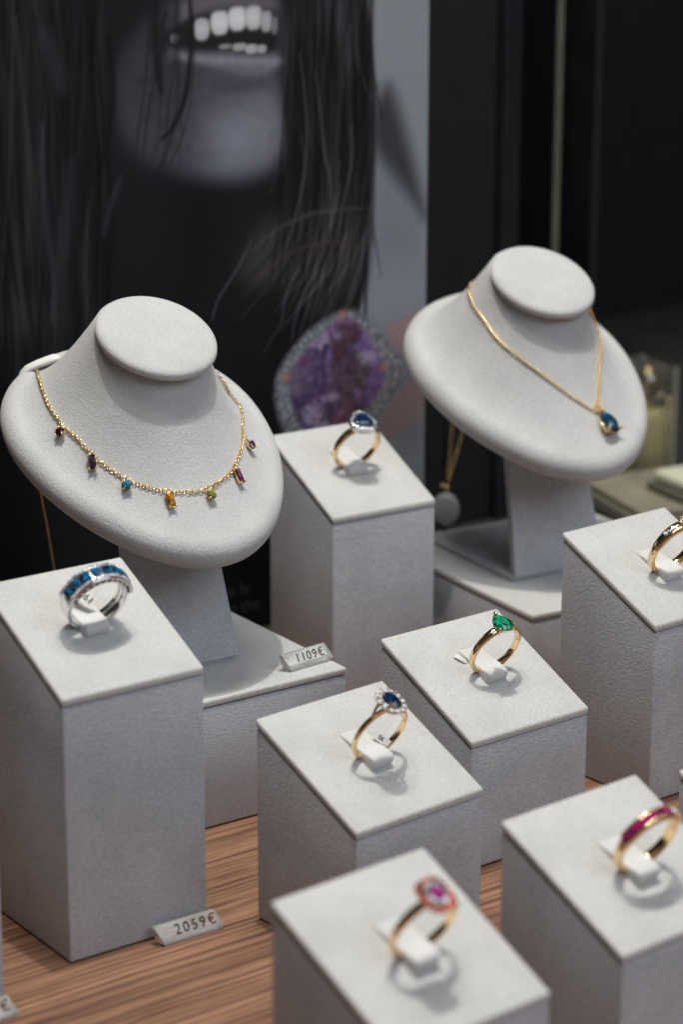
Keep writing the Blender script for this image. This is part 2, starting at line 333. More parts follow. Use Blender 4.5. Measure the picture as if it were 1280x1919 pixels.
    def mask(name, soft, it=2): 
        s = sdf(smooth_poly(P[name], it) if it else P[name]); t = np.clip(s/soft*.5+.5, 0, 1); return t*t*(3-2*t)
    img = np.zeros(gx.shape+(3,)); img[:] = (17, 17, 20)
    img += (vnoise(25, 40, 1)[..., None]-.5)*8
    def mixc(m, c): 
        nonlocal img
        c = np.asarray(c, float); img = img*(1-m[..., None])+c*m[..., None]
    lx = np.clip((gx+22)/18, 0, 1); img *= (0.55+0.45*lx)[..., None]
    mixc(mask('strip', 5), (99, 104, 108))
    mixc(mask('lowstrip', 7)*.9, (88, 91, 99))
    mixc(mask('lowstrip', 7)*np.clip((gz-95)/25, 0, 1)*np.clip((150-gz)/20, 0, 1)*.5, (112, 117, 124))
    mixc(mask('wedge', 6)*.95, (40, 40, 45))
    mixc(mask('cheekL', 14)*.75, (52, 52, 60))
    fm = mask('face', 6, 3); mixc(fm*.92, (62, 63, 71))
    cg = np.exp(-(((gx-79)/19.0)**2+((gz-199)/17.0)**2)); mixc(fm*cg*.85, (98, 101, 110))
    cg = np.exp(-(((gx-92)/9.0)**2+((gz-207)/14.0)**2)); mixc(fm*cg*.4, (104, 106, 114))
    cg = np.exp(-(((gx-78)/22.0)**2+((gz-177)/7.0)**2)); mixc(fm*cg*.35, (44, 44, 50))
    cg = np.exp(-(((gx-50)/9.0)**2+((gz-205)/22.0)**2)); mixc(fm*cg*.3, (44, 44, 50))
    shade = 1-.20*np.clip((70-gx)/26, 0, 1)-.10*np.clip((gz-205)/20, 0, 1); img = img*(1-fm[..., None])+img*shade[..., None]*fm[..., None]
    img += (mask('face', 9, 3)*(vnoise(3, 3, 19)-.5)*5)[..., None]
    img += (mask('face', 9, 3)*(vnoise(1.5, 1.5, 9)-.5)*5)[..., None]
    mixc(mask('hairR', 2.6)*.97, (16, 16, 18))
    mixc(mask('hairRl', 7)*.5, (60, 59, 66))
    hs = vnoise(1.6, 60, 3)*vnoise(9, 35, 4)
    img += (mask('hairR', 6)*hs*30)[..., None]
    leftm = np.clip((12-gx)/8, 0, 1)*np.clip((gz-130)/40, 0, 1)
    img += (leftm*vnoise(2.2, 60, 5)*vnoise(8, 40, 6)*26)[..., None]
    mixc(mask('uplip', 2.5)*.95, (74, 70, 76))
    cg = np.exp(-(((gx-107)/7)**2+((gz-236)/13)**2)); mixc(cg*.6, (50, 50, 54))
    mixc(mask('mouth', 2)*.97, (24, 23, 25))
    un_ = np.exp(-(((gx-82)/17)**2+((gz-219.5)/2.6)**2)); mixc(un_*.45, (40, 40, 46))
    mixc(mask('lowlip', 2.2)*.95, (80, 78, 86)); mixc(mask('lowlip', 6)*np.exp(-((gz-229+.10*(gx-80))/1.8)**2)*.6, (116, 116, 122))
    img += (mask('lowlip', 3)*(vnoise(.9, 2.2, 11)-.5)*11)[..., None]
    for nm in ('teethU', 'teethL'):
        for (cx, cz, rx, rz, v) in P[nm]:
            rx = rx*1.25; ww_ = rx*np.clip(1+.10*(gz-cz)/rz, .8, 1.2); d = ((np.abs(gx-cx)/ww_)**3+(np.abs(gz-cz)/rz)**2.6)**(1/2.8); t = np.clip((1.04-d)/.36, 0, 1); t = t*t*(3-2*t)
            sh = .96-0.14*np.clip((cz-gz)/rz, 0, 1)-0.20*np.abs(np.clip((gx-cx)/rx, -1, 1))**3-.10*np.clip((gz-cz)/rz, 0, 1)
            img = img*(1-t[..., None])+np.array((v, v, v+2))*(sh*t)[..., None]
    mixc(mask('reflection', 7)*.55, (62, 59, 58))  # soft grey reflection on the window glass, painted into the print
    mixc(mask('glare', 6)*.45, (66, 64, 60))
    def stroke(name, w, c, a, taper=True):
        pts = P[name] if isinstance(name, str) else name
        for _ in range(2):
            q = [pts[0]]
            for i in range(len(pts)-1):
                p, r = pts[i], pts[i+1]; q += [(p[0]*.75+r[0]*.25, p[1]*.75+r[1]*.25), (p[0]*.25+r[0]*.75, p[1]*.25+r[1]*.75)]
            pts = q+[pts[-1]]
        xs = [q[0] for q in pts]; zs = [q[1] for q in pts]; pad = w*2.6
        i0 = max(0, int((min(xs)-pad-x0)/step)); i1 = min(nx, int((max(xs)+pad-x0)/step)+2)
        j0 = max(0, int((min(zs)-pad-z0)/step)); j1 = min(nz, int((max(zs)+pad-z0)/step)+2)
        if i1-i0 < 2 or j1-j0 < 2: return
        lx_, lz_ = gx[j0:j1, i0:i1], gz[j0:j1, i0:i1]; d = np.full(lx_.shape, 1e9); n = len(pts)-1
        for i in range(n):
            ax, az = pts[i]; bx, bz = pts[i+1]; ex, ez = bx-ax, bz-az; px, pz = lx_-ax, lz_-az
            h = np.clip((px*ex+pz*ez)/(ex*ex+ez*ez+1e-9), 0, 1)
            ww = w*(0.35+0.65*math.sin(math.pi*min(.97, max(.03, (i+.5)/n)))) if taper else w
            d = np.minimum(d, np.hypot(px-ex*h, pz-ez*h)/ww)
        m = (np.exp(-d*d)*a)[..., None]
        img[j0:j1, i0:i1] = img[j0:j1, i0:i1]*(1-m)+np.asarray(c, float)*m
    # locks of hair: many fine strands, dark and mid grey
    for k in range(170):
        xa = rng.uniform(103, 145); za = rng.uniform(200, 262); ln = rng.uniform(40, 120); dr = rng.normal(0, 5)-(6 if za-ln < 170 else 0)
        pts = [(xa+dr*t*t+2.2*math.sin(t*4+k), za-ln*t) for t in (0, .25, .5, .75, 1)]
        v = rng.choice([9, 13, 17, 32, 40, 50], p=[.26, .22, .2, .17, .1, .05]); stroke(pts, rng.uniform(.35, 1.1), (v, v, v+2), rng.uniform(.35, .7))
    for k in range(42):     # loose ends fanning towards the lower left
        xa = rng.uniform(112, 142); za = rng.uniform(150, 190); xb = xa-rng.uniform(8, 48)*(.4+.6*(142-xa)/30); zb = rng.uniform(108, 138)
        pts = [(xa, za), (xa-(xa-xb)*.2, za-(za-zb)*.35), (xa-(xa-xb)*.55, za-(za-zb)*.7), (xb, zb)]
        v = rng.choice([12, 16, 44, 58, 76]); stroke(pts, rng.uniform(.3, .75), (v, v, v+2), rng.uniform(.3, .6))
    for k in range(150):
        xa = rng.uniform(-38, 22); za = rng.uniform(170, 275); ln = rng.uniform(40, 110)
        pts = [(xa+3*math.sin(t*3+k*.7)-rng.uniform(0, 3)*t, za-ln*t) for t in (0, .25, .5, .75, 1)]
        v = rng.choice([8, 12, 15, 30, 38, 46], p=[.25, .22, .2, .17, .1, .06]); stroke(pts, rng.uniform(.5, 1.8), (v, v, v+2), rng.uniform(.3, .6))
    for k in range(7):
        xa = rng.uniform(38, 60); pts = [(xa, 262), (xa-rng.uniform(-2, 4), 235), (xa-rng.uniform(0, 9), 205), (xa-rng.uniform(4, 20), rng.uniform(170, 190))]
        stroke(pts, rng.uniform(.4, .9), (20, 20, 23), rng.uniform(.3, .6))
    stroke('d1', 1.2, (18, 18, 20), .95); stroke('d2', 2.2, (20, 20, 22), .9); stroke('d3', 1.2, (22, 22, 24), .8)
    for k in ('l1', 'l2', 'l3', 'l4', 'l5', 'l6', 'l7', 'l8'): stroke(k, .5, (84, 83, 88), .55)
    stroke('w1', 2.0, (52, 50, 58), .5); stroke('w2', 3, (38, 38, 43), .5); stroke('w3', 1.6, (48, 47, 53), .45); stroke('w4', 5, (36, 36, 40), .6)
    stroke('a1', .8, (62, 60, 60), .55); stroke('a2', .8, (60, 48, 44), .5)  # arc edges of that window-glass reflection, also painted in
    mixc(mask('bandU', 2)*.85, (118, 98, 98)); mixc(mask('bandL', 2)*.85, (110, 93, 94))
    # printed halo ring and violet stone
    hm = mask('halo', 1.6, 1); mixc(hm*.95, (88, 91, 97))
    sp = vnoise(1.0, 1.0, 21); img += (hm*(sp-.5)*64)[..., None]
    hp = smooth_poly(P['halo'], 1); gp = smooth_poly(P['gem'], 1); hx, hz = np.mean([q[0] for q in hp]), np.mean([q[1] for q in hp])
    for row, kk in ((.90, 58), (.80, 52)):
        seg = [math.dist(hp[i], hp[(i+1) % len(hp)]) for i in range(len(hp))]; tot = sum(seg)
        for j in range(kk):
            s_ = tot*j/kk; i = 0
            while s_ > seg[i]: s_ -= seg[i]; i += 1
            a_, b_ = hp[i], hp[(i+1) % len(hp)]; qx = a_[0]+(b_[0]-a_[0])*s_/seg[i]; qz = a_[1]+(b_[1]-a_[1])*s_/seg[i]
            qx = hx+(qx-hx)*row; qz = hz+(qz-hz)*row; d = np.hypot(gx-qx, gz-qz)
            v = rng.uniform(92, 150); mixc(np.clip((1.05-d)/.6, 0, 1)*.8, (v, v+2, v+6))
    gm = mask('gem', 1.6, 1); gsd = np.maximum(sdf(P['gem']), 0)
    cx, cz = np.mean([p[0] for p in P['gem']]), np.mean([p[1] for p in P['gem']])
    sx_ = rng.uniform(108, 150, 46); sz_ = rng.uniform(66, 124, 46); sx_[26:] += 400
    pal = np.array([(84, 54, 118), (70, 46, 104), (92, 62, 130), (58, 40, 66), (78, 44, 60), (64, 34, 50), (48, 42, 66), (96, 60, 100), (34, 30, 46), (130, 120, 140), (70, 64, 70)])
    pick = rng.choice(len(pal), 46, p=[.16, .13, .13, .11, .12, .10, .08, .06, .05, .03, .03]); a1 = np.full(gx.shape, 1e9); idx = np.zeros(gx.shape, int)
    wx = gx+.8*(vnoise(4, 4, 30)-.5); wz = gz+.8*(vnoise(4, 4, 31)-.5)
    for k in range(46):
        d = np.abs(wx-sx_[k])*1.2+np.abs(wz-sz_[k])*.9; b = d < a1; idx[b] = k; a1 = np.minimum(a1, d)
    gc = pal[pick][idx].astype(float); gc = gc*.72+gc.mean(-1, keepdims=True)*.22
    zc_ = np.exp(-(((gx-129)/11)**2+((gz-98)/13)**2))[..., None]; gc = gc*(1-.6*zc_)+np.array((62, 46, 54))*.6*zc_
    zl_ = np.exp(-(((gx-113)/9)**2+((gz-95)/22)**2))[..., None]; gc = gc*(1-.45*zl_)+np.array((80, 54, 112))*.45*zl_+(vnoise(2, 2, 33)[..., None]-.5)*34
    img = img*(1-gm[..., None])+gc*gm[..., None]
    mixc(np.clip(1-gsd/4.0, 0, 1)*gm*.3, (92, 68, 112)); mixc(gm*.18, (104, 92, 104))
    for (qx, qz, rx, rz, c) in GLINT:
        d = np.hypot((gx-qx)/rx, (gz-qz)/rz)+(vnoise(1.4, 1.4, int(qx*7) % 97)-.5)*1.0; mixc(np.clip(1.35-d, 0, 1)*.85*gm, c)
    for (px, pz, rx, rz, v) in P['prong']:
        d = np.hypot((gx-px)/rx, (gz-pz)/rz); mixc(np.clip(1.3-d, 0, 1)*.8, (138, 92, 74))
    lin = np.clip(img/255, 0, 1); lin = np.where(lin <= .04045, lin/12.92, ((lin+.055)/1.055)**2.4)*POSTER_GAIN
    lin = np.clip(lin, .003, .95)
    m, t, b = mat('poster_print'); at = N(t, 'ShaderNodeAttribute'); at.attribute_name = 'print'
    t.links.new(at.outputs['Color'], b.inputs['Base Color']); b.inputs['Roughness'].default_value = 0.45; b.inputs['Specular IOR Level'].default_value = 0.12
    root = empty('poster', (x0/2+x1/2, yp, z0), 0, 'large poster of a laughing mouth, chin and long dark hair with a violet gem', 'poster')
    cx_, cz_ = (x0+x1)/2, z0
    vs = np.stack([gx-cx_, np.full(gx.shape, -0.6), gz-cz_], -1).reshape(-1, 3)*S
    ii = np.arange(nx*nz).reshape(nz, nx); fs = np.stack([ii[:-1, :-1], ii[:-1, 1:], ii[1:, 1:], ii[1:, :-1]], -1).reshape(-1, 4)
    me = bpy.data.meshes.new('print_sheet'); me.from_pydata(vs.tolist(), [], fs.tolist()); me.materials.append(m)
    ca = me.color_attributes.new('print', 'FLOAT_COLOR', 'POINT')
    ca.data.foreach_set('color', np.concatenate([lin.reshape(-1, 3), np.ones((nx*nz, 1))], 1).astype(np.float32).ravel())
    o = bpy.data.objects.new('print_sheet', me); col.objects.link(o); o.parent = root
    mb = MB(); box(mb, x0-cx_, x1-cx_, -0.3, 2.2, 0, z1-z0); mb.build('backing_board', plain('board_edge', (0.33, 0.36, 0.40), 0.6), root)
    R = Matrix.Rotation(math.radians(90), 4, 'X')
    faint = plain('grey_print', (0.055, 0.05, 0.05), 0.6)
    for s, x, z in (('ga ja le', 72.5, 17.8), ('eng the', 76.5, 10.2)):
        M_ = R.copy(); M_.translation = Vector((x-cx_, -0.75, z-cz_)); text_mesh('lettering', s, 7.0, faint, root, M_, 0.03)
POSTER_GAIN = 2.15
GLINT = [(114.3, 85.3, 4.878048780487806, 5.106382978723404, (128, 118, 138)), (123.2, 90.7, 4.390243902439025, 2.127659574468085, (135, 120, 145)), (142.8, 105.1, 5.365853658536586, 2.978723404255319, (130, 118, 138)), (136.7, 109.9, 2.439024390243903, 1.702127659574468, (90, 80, 120)), (137.4, 90.2, 1.9512195121951221, 2.127659574468085, (110, 80, 120)), (126.4, 116.1, 2.1951219512195124, 1.702127659574468, (110, 100, 130)), (118.3, 79.1, 4.390243902439025, 2.553191489361702, (120, 115, 130)), (127.8, 83.3, 2.439024390243903, 1.702127659574468, (110, 80, 110))]
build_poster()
# ------------------------------------------------------------------ display blocks
TAU = 0.44741
rnd = random.Random(4)
def top_matrix(x, y, h, psi):
    ex = Vector((math.cos(psi), math.sin(psi), 0))
    ey = Vector((-math.sin(psi)*math.cos(TAU), math.cos(psi)*math.cos(TAU), math.sin(TAU)))
    M = Matrix((ex, ey, ex.cross(ey))).transposed().to_4x4(); M.translation = Vector((x, y, h))*S
    return M
def slant_prism(mb, w, d, lo, h, dz):
    """vertical sided prism, flat (lo number) or sloped bottom, top sloping down to the front"""
    v = []
    for top in (0, 1):
        for x, y in ((-w/2, -d/2), (w/2, -d/2), (w/2, d/2), (-w/2, d/2)):
            v.append((x, y, (h+dz*y/d) if top else (lo if not isinstance(lo, tuple) else lo[0]+dz*y/d)))
    mb.add(v, [(3, 2, 1, 0), (4, 5, 6, 7), (0, 1, 5, 4), (1, 2, 6, 5), (2, 3, 7, 6), (3, 0, 4, 7)])
def block(label, x, y, h, psi, w=50, L=50, ring_tab=True):
    root = empty('display_block', (x, y, 0), psi, label, 'display block', 'slant topped suede display blocks')
    d = L*math.cos(TAU); dz = L*math.sin(TAU)
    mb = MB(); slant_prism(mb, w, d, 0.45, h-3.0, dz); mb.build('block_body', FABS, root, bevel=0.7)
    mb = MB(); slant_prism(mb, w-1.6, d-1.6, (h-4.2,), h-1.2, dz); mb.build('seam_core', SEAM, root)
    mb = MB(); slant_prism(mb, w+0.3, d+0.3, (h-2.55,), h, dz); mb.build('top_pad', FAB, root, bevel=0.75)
    if ring_tab:
        Mt = Matrix.Rotation(TAU, 4, 'X'); Mt.translation = Vector((0, 0, h))
        ox, oy = ring_tab
        prof = [(9.5, -0.6), (10.6, 0.1), (10.3, .45), (8.6, .8), (5, 1.35), (1, 2.3), (-2.8, 3.5), (-4.6, 3.8), (-5.7, 3.3), (-6.0, 2.2), (-5.9, 0.8), (-5.6, -0.6)]
        rings = []
        for xx, inset in ((-4.1, .45), (-3.9, .1), (-3.4, 0), (0, 0), (3.4, 0), (3.9, .1), (4.1, .45)):
            cy, cz = 2.5, 1.4
            rings.append([(ox+xx+0.25*math.sin(yy*.35), oy+cy+(yy-cy)*(1-inset*.09), cz+(zz-cz)*(1-inset*.35)) for yy, zz in prof])
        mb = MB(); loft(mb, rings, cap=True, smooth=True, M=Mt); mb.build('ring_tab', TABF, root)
    return root
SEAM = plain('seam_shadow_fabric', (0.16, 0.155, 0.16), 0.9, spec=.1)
BL = {
 'A': (-106.745, -131.724, 93.412, -.020, 47.6, 51.16), 'B': (82.4, -8.7, 83.3, -.069, 45.7, 49.6),
 'C': (28.320, -151.392, 54.859, .021, 50.05, 50.3), 'D': (-42.855, -182.929, 54.231, .073, 50.56, 50.19),
 'E': (-126.0, -307.144, 64.864, .056, 49.03, 50.93), 'F': (-43.616, -295.676, 60.615, .048, 50.4, 49.96),
 'G': (110.881, -145.973, 74.6, .035, 49.9, 50.08), 'J': (64.5, -252.5, 33.5, .0, 50, 50), 'K': (-183.6, -143.0, 66, .0, 49, 50)}
RO = dict(A=(-.6, 1.5), B=(0, 1.1), C=(1.5, 1.0), D=(-.2, -.5), E=(-1.0, -1.5), F=(-.5, -2.0), G=(-.8, -2.5))
BLAB = dict(A='tall grey suede block at the left carrying the wide blue stone band', B='grey suede block behind, carrying the triangular blue stone halo ring',
 C='low grey suede block carrying the green pear stone ring', D='grey suede block in the centre carrying the oval blue stone cluster ring',
 E='blurred grey suede block at the bottom carrying the pink and coral stone ring', F='blurred grey suede block at the lower right carrying the magenta channel ring',
 G='grey suede block at the right edge carrying the gold ring with one clear stone', J='grey suede block cut off by the right edge, a sliver beside the magenta ring',
 K='grey suede block cut off by the left edge, standing in front of the tall block')
for k, b in BL.items(): block(BLAB[k], *b, ring_tab=RO.get(k))

def plinth(label, x, y, h, psi, w, d):
    """(x, y) is the front right corner of the top"""
    root = empty('bust_plinth', (x, y, 0), psi, label, 'plinth', 'low suede plinths under the necklace busts')
    mb = MB(); box(mb, -w, 0, 0, d, .45, h-3.0); mb.build('plinth_body', FABS, root, bevel=.7)
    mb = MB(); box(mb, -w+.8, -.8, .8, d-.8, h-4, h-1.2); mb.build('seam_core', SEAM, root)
    mb = MB(); box(mb, -w-.15, .15, -.15, d+.15, h-2.5, h); mb.build('top_pad', FAB, root, bevel=.75)
    return root
plinth('low flat grey plinth under the left bust, with a price tag on it', 11.7, -99.0, 45.1, -.03, 98, 98)
plinth('low flat grey plinth under the right bust, behind the green stone ring', 110.5+98, -80.5-98*.111, 38.3, -.111, 98, 106)

# ------------------------------------------------------------------ busts
BP=dict(a=46.35,b=53.18,k=.212,k2=.035,yc=20.57,zc=71.25,th=.506,r=5.53,cr=20.64)
def bust_pt(t,rho):
    m=BP;a=m['a']-m['r'];b=m['b']-m['r'];ca,sa=np.cos(t),np.sin(t)
    ox=a*ca*(1+m['k']*sa+m['k2']*sa*sa);oy=b*sa
    nr=18.3;nx=nr*ca;ny=20.0+nr*sa
    q=np.maximum(0,1-rho)
    return nx+(ox-nx)*rho, ny+(oy-ny)*rho, m['r']+30.0*(0.157*q+0.843*q**1.87)
def to_local(x,y,h):
    th=BP['th'];c,s=np.cos(th),np.sin(th)
    return np.stack([x,BP['yc']+y*c-h*s,BP['zc']+y*s+h*c],-1)

BUSTM = {1: (-33.7, -70.9, 45.1, -.047), 2: (151.7, -50.4, 38.35, -.111)}
def make_bust():
    root = empty('necklace_bust', (0, 0, 0))
    n = 96; T = [2*math.pi*i/n for i in range(n)]; m = BP; a = m['a']-m['r']; b = m['b']-m['r']
    def ring_rim(al):
        o = []
        for t in T:
            ca, sa = math.cos(t), math.sin(t); x = a*ca*(1+m['k']*sa+m['k2']*sa*sa); y = b*sa
            o.append(tuple(to_local(x+m['r']*math.cos(al)*ca, y+m['r']*math.cos(al)*sa, m['r']*math.sin(al))))
        return o
    rings = []
    for f in (.0, .5, .9): rings.append([tuple(to_local(a*math.cos(t)*(1+m['k']*math.sin(t))*max(f, .02), b*math.sin(t)*max(f, .02), -m['r'])) for t in T])
    for i in range(-6, 6): rings.append(ring_rim(math.pi/2*i/6))
    for i in range(0, 31):
        rho = 1-i/30; rings.append([tuple(to_local(*bust_pt(t, rho))) for t in T])
    mb = MB(); loft(mb, rings, cap=True); mb.build('bust_form', FABB, root)
    # neck cap: a padded disc
    rings = []; r = m['cr']; c0 = (0, 16.0)
    for (rr, hh) in ((.02, -2.2), (.8, -2.2), (.93, -2.0), (.98, -1.3), (1, -.2), (.985, .9), (.95, 1.6), (.88, 2.05), (.6, 2.3), (.02, 2.35)):
        rings.append([tuple(to_local(c0[0]+r*rr*math.cos(t), c0[1]+r*rr*math.sin(t), 36.9+hh)) for t in T])
    mb = MB(); loft(mb, rings, cap=True); mb.build('neck_cap', FABB, root)
    # leg: a slab leaning back, widening to its foot, on a thin base plate
    mb = MB()
    v = [(-21, 0, 1.5), (21, 0, 1.5), (19, 6, 1.5), (-19, 6, 1.5), (-17.5, 15, 68), (15.0, 15, 68), (14, 21, 70), (-16, 21, 70)]
    mb.add(v, [(3, 2, 1, 0), (4, 5, 6, 7), (0, 1, 5, 4), (1, 2, 6, 5), (2, 3, 7, 6), (3, 0, 4, 7)]); mb.build('leg', FABS, root, bevel=.8)
    mb = MB(); box(mb, -21.3, 21.3, 1.2, 62, 0.05, 2.2); mb.build('base_plate', FABS, root, bevel=.5)
    return root
def copy_tree(o, parent=None):
    c = o.copy(); col.objects.link(c); c.parent = parent
    for ch in [x for x in scene.objects if x.parent == o]: copy_tree(ch, c)
    return c
bust1 = make_bust(); bpy.context.view_layer.update()
bust2 = copy_tree(bust1)
for b_, k, lab in ((bust1, 1, 'left grey suede neck bust wearing the chain of seven coloured stones'), (bust2, 2, 'right grey suede neck bust wearing the single blue drop pendant')):
    x, y, z, p = BUSTM[k]; b_.location = Vector((x, y, z))*S; b_.rotation_euler = (0, 0, p); tag(b_, lab, 'bust', 'suede neck busts')

# ------------------------------------------------------------------ gems and settings
def gem(mb, outline, crown, pav, table=.58, M=None):
    n = len(outline); cx = sum(p[0] for p in outline)/n; cy = sum(p[1] for p in outline)/n
    o2 = [((outline[i][0]+outline[(i+1) % n][0])/2, (outline[i][1]+outline[(i+1) % n][1])/2) for i in range(n)]
    def sc(pts, s, z): return [(cx+(x-cx)*s, cy+(y-cy)*s, z) for x, y in pts]
    vs = sc(outline, 1, 0)+sc(o2, (1+table)/2*1.02, crown*.6)+sc(outline, table, crown)+sc(o2, .6, -pav*.5)+[(cx, cy, -pav)]
    fs = [tuple(range(2*n, 3*n))]
    for i in range(n):
        j = (i+1) % n; h = (i-1) % n
        fs += [(i, j, n+i), (i, n+i, 2*n+i), (i, 2*n+i, n+h), (2*n+i, n+i, 2*n+j)][:2]+[(n+i, j, 2*n+j), (n+i, 2*n+j, 2*n+i)]
        fs += [(j, i, 3*n+i), (j, 3*n+i, 3*n+j), (3*n+i, 4*n, 3*n+j)]
    fs = [f for f in fs]
    mb.add(vs, fs, False, M)
def oval(a, b, n=12): return [(a*math.cos(2*math.pi*(i+.5)/n), b*math.sin(2*math.pi*(i+.5)/n)) for i in range(n)]
def rect(a, b, c=.25): return [(a, -b+c), (a, b-c), (a-c, b), (-a+c, b), (-a, b-c), (-a, -b+c), (-a+c, -b), (a-c, -b)]
def pear(w, l, n=14):
    o = []
    for i in range(n):
        t = 2*math.pi*i/n+math.pi/2; s = math.sin(t); o.append((w*math.cos(t)*(1-.34*max(0, s)**1.3)*(1 if s < 1 else 0), l*s*(1.15 if s > 0 else .85)))
    return o
def trill(r, n=15, p=.13, rot=math.pi/2):
    return [((r*(1+p*math.cos(3*(t-rot))))*math.cos(t), (r*(1+p*math.cos(3*(t-rot))))*math.sin(t)) for t in [2*math.pi*i/n+rot for i in range(n)]]
def cushion(a, b, n=16, e=3.2):
    o = []
    for i in range(n):
        t = 2*math.pi*(i+.5)/n; c, s = math.cos(t), math.sin(t); k = (abs(c)**e+abs(s)**e)**(-1/e); o.append((a*c*k, b*s*k))
    return o
def T3(x, y, z): return Matrix.Translation((x, y, z))
def radial(R, deg, y=0):
    """frame on the band at angle deg from +X: local z outward, y along the finger axis"""
    a = math.radians(deg); o = Vector((math.cos(a), 0, math.sin(a))); yv = Vector((0, 1, 0)); xv = yv.cross(o)
    M = Matrix((xv, yv, o)).transposed().to_4x4(); M.translation = o*R+Vector((0, y, 0)); return M
def band(mb, Rin, wid, thk, a0=0, a1=360, n=96, dome=.45, flat=False):
    rings = []; closed = (a1-a0) >= 360; cnt = n if closed else n+1
    for i in range(cnt):
        d = a0+(a1-a0)*i/n; w = wid(d)/2; t = thk(d); a = math.radians(d); c, s = math.cos(a), math.sin(a); rg = []
        prof = [(-1, .12), (-.96, .6), (-.7, 1-dome*.28), (-.35, 1-dome*.05), (0, 1), (.35, 1-dome*.05), (.7, 1-dome*.28), (.96, .6), (1, .12), (.85, 0), (0, -.03), (-.85, 0)]
        if flat: prof = [(-1, .08), (-1, .80), (-.94, .92), (-.35, .95), (0, .95), (.35, .95), (.94, .92), (1, .80), (1, .08), (.9, 0), (0, -.02), (-.9, 0)]
        for (u, v) in prof:
            R = Rin+v*t; rg.append((R*c, u*w, R*s))
        rings.append(rg)
    if closed: rings.append(rings[0])
    loft(mb, rings, cap=not closed)
def up_amt(d, w=60):   # 1 at the top of the ring, 0 away from it
    e = abs(((d-90+180) % 360)-180); return max(0., math.cos(min(90, e*90/w)*math.pi/180))
def ring_root(k, label, R, sink, rz=0.0, lean=0.0):
    x, y, h, psi = BL[k][:4]; M = top_matrix(x, y, h, psi); ox, oy = RO[k]
    M = M @ Matrix.Translation(Vector((ox, oy, R-sink))*S) @ Matrix.Rotation(rz, 4, 'Z') @ Matrix.Rotation(lean, 4, 'X')
    name = 'ring'
    return empty(name, None, label=label, cat='ring', group='rings standing in the block tabs', mw=M)
def prong(mb, x, y, z0, z1, r=.32, M=None, head=1.25):
    p = [(x, y, z0), (x, y, (z0+z1)/2), (x*.97, y*.97, z1)]
    m2 = MB(); tube(m2, p, r*.8, 7); ball(m2, (x*.97, y*.97, z1), r*head, 7); mb.add(m2.v, m2.f, True, M)

# A: wide white gold band, channel of square blue stones between diamond rows
rA = ring_root('A', 'wide white metal band ring with a row of square blue stones', 10.6, 1.0)
mb = MB(); band(mb, 8.7, lambda d: 4.4+2.2*min(1, 1.6*up_amt(d, 100)), lambda d: 1.5+.55*up_amt(d, 90), dome=.12, flat=True); mb.build('band', WGOLD, rA)
mb = MB()
for yy in (-2.35, 2.35):
    loft(mb, [[((10.75+.25*math.sin(q))*math.cos(a), yy+.62*math.cos(q), (10.75+.25*math.sin(q))*math.sin(a)) for q in [2*math.pi*j/8 for j in range(8)]] for a in [math.radians(10+160*i/40) for i in range(41)]], cap=True)
mb.build('channel_rail', WGOLD, rA)
mb = MB(); m3 = MB()
for yy in (-2.4, 2.4):
    for i in range(27):
        d = 12+156*i/26; gem(mb, oval(.50, .50, 8), .26, .2, .6, radial(10.98, d, yy))
        for dy in (-.5, .5): ball(m3, tuple(radial(11.05, d+3, yy+dy).translation), .17, 6)
mb.build('diamond_row', DIAM, rA); m3.build('bead_row', WGOLD, rA)
for i in range(8):
    d = 24+132*i/7; mb = MB(); gem(mb, rect(1.36, 1.62, .12), .6, .9, .62, radial(11.0, d)); mb.build('blue_stone', TOPAZ, rA)
mb = MB()
for yy, sg in ((-3.30, -1), ):
    for i in range(12):
        M_ = radial(9.45, 22+136*i/11, yy); box(mb, -.74, .74, -.10, .2, -.30, .42, M_)
mb.build('gallery_window', plain('dark_recess', (.03, .028, .03), .4), rA)
mb = MB()
for yy in (-.9, .9):
    band_r = []
    for i in range(61):
        a = math.radians(200+140*i/60); band_r.append([((8.68-.05*math.cos(q))*math.cos(a), yy+.18*math.sin(q), (8.68-.05*math.cos(q))*math.sin(a)) for q in (0, 1.57, 3.14, 4.71)])
    loft(mb, band_r, cap=True)
for yy in (-.9, .9):
    band_r = []
    for i in range(61):
        a = math.radians(-30+60*i/60); band_r.append([((8.66-.1*math.cos(q))*math.cos(a), yy+.2*math.sin(q), (8.66-.1*math.cos(q))*math.sin(a)) for q in (0, 1.57, 3.14, 4.71)])
    loft(mb, band_r, cap=True)
mb.build('inner_groove', plain('grey_groove', (.10, .10, .11), .35, metal=1), rA)

# B: gold ring with a triangular halo head
rB = ring_root('B', 'gold ring with a triangular blue stone in a pale clear halo', 10.2, 1.0)
mb = MB(); band(mb, 8.6, lambda d: 2.4+.9*up_amt(d, 80), lambda d: 1.5+.3*up_amt(d, 60)); mb.build('band', GOLD, rB)
Mh = T3(-.3, .3, 10.0) @ Matrix.Rotation(-.25, 4, 'Z') @ Matrix.Scale(1.12, 4)
mb = MB(); o1 = trill(5.0, 30); o0 = trill(3.2, 30); loft(mb, [[(x*.8, y*.8, -1.2) for x, y in o0], [(x*.86, y*.86, -.6) for x, y in o1], [(x, y, 1.2) for x, y in o1], [(x*.98, y*.98, 1.8) for x, y in o1], [(x*.62, y*.62, 1.9) for x, y in o1]], cap=True, M=Mh); mb.build('halo_plate', WGOLD, rB)
mb = MB()
for i in range(22):
    t = 2*math.pi*i/22+math.pi/2; r = 4.15*(1+.13*math.cos(3*(t-math.pi/2))); gem(mb, oval(.52, .52, 8), .25, .2, .6, Mh @ T3(r*math.cos(t), r*math.sin(t), 1.95))
mb.build('diamond_halo', DIAM, rB)
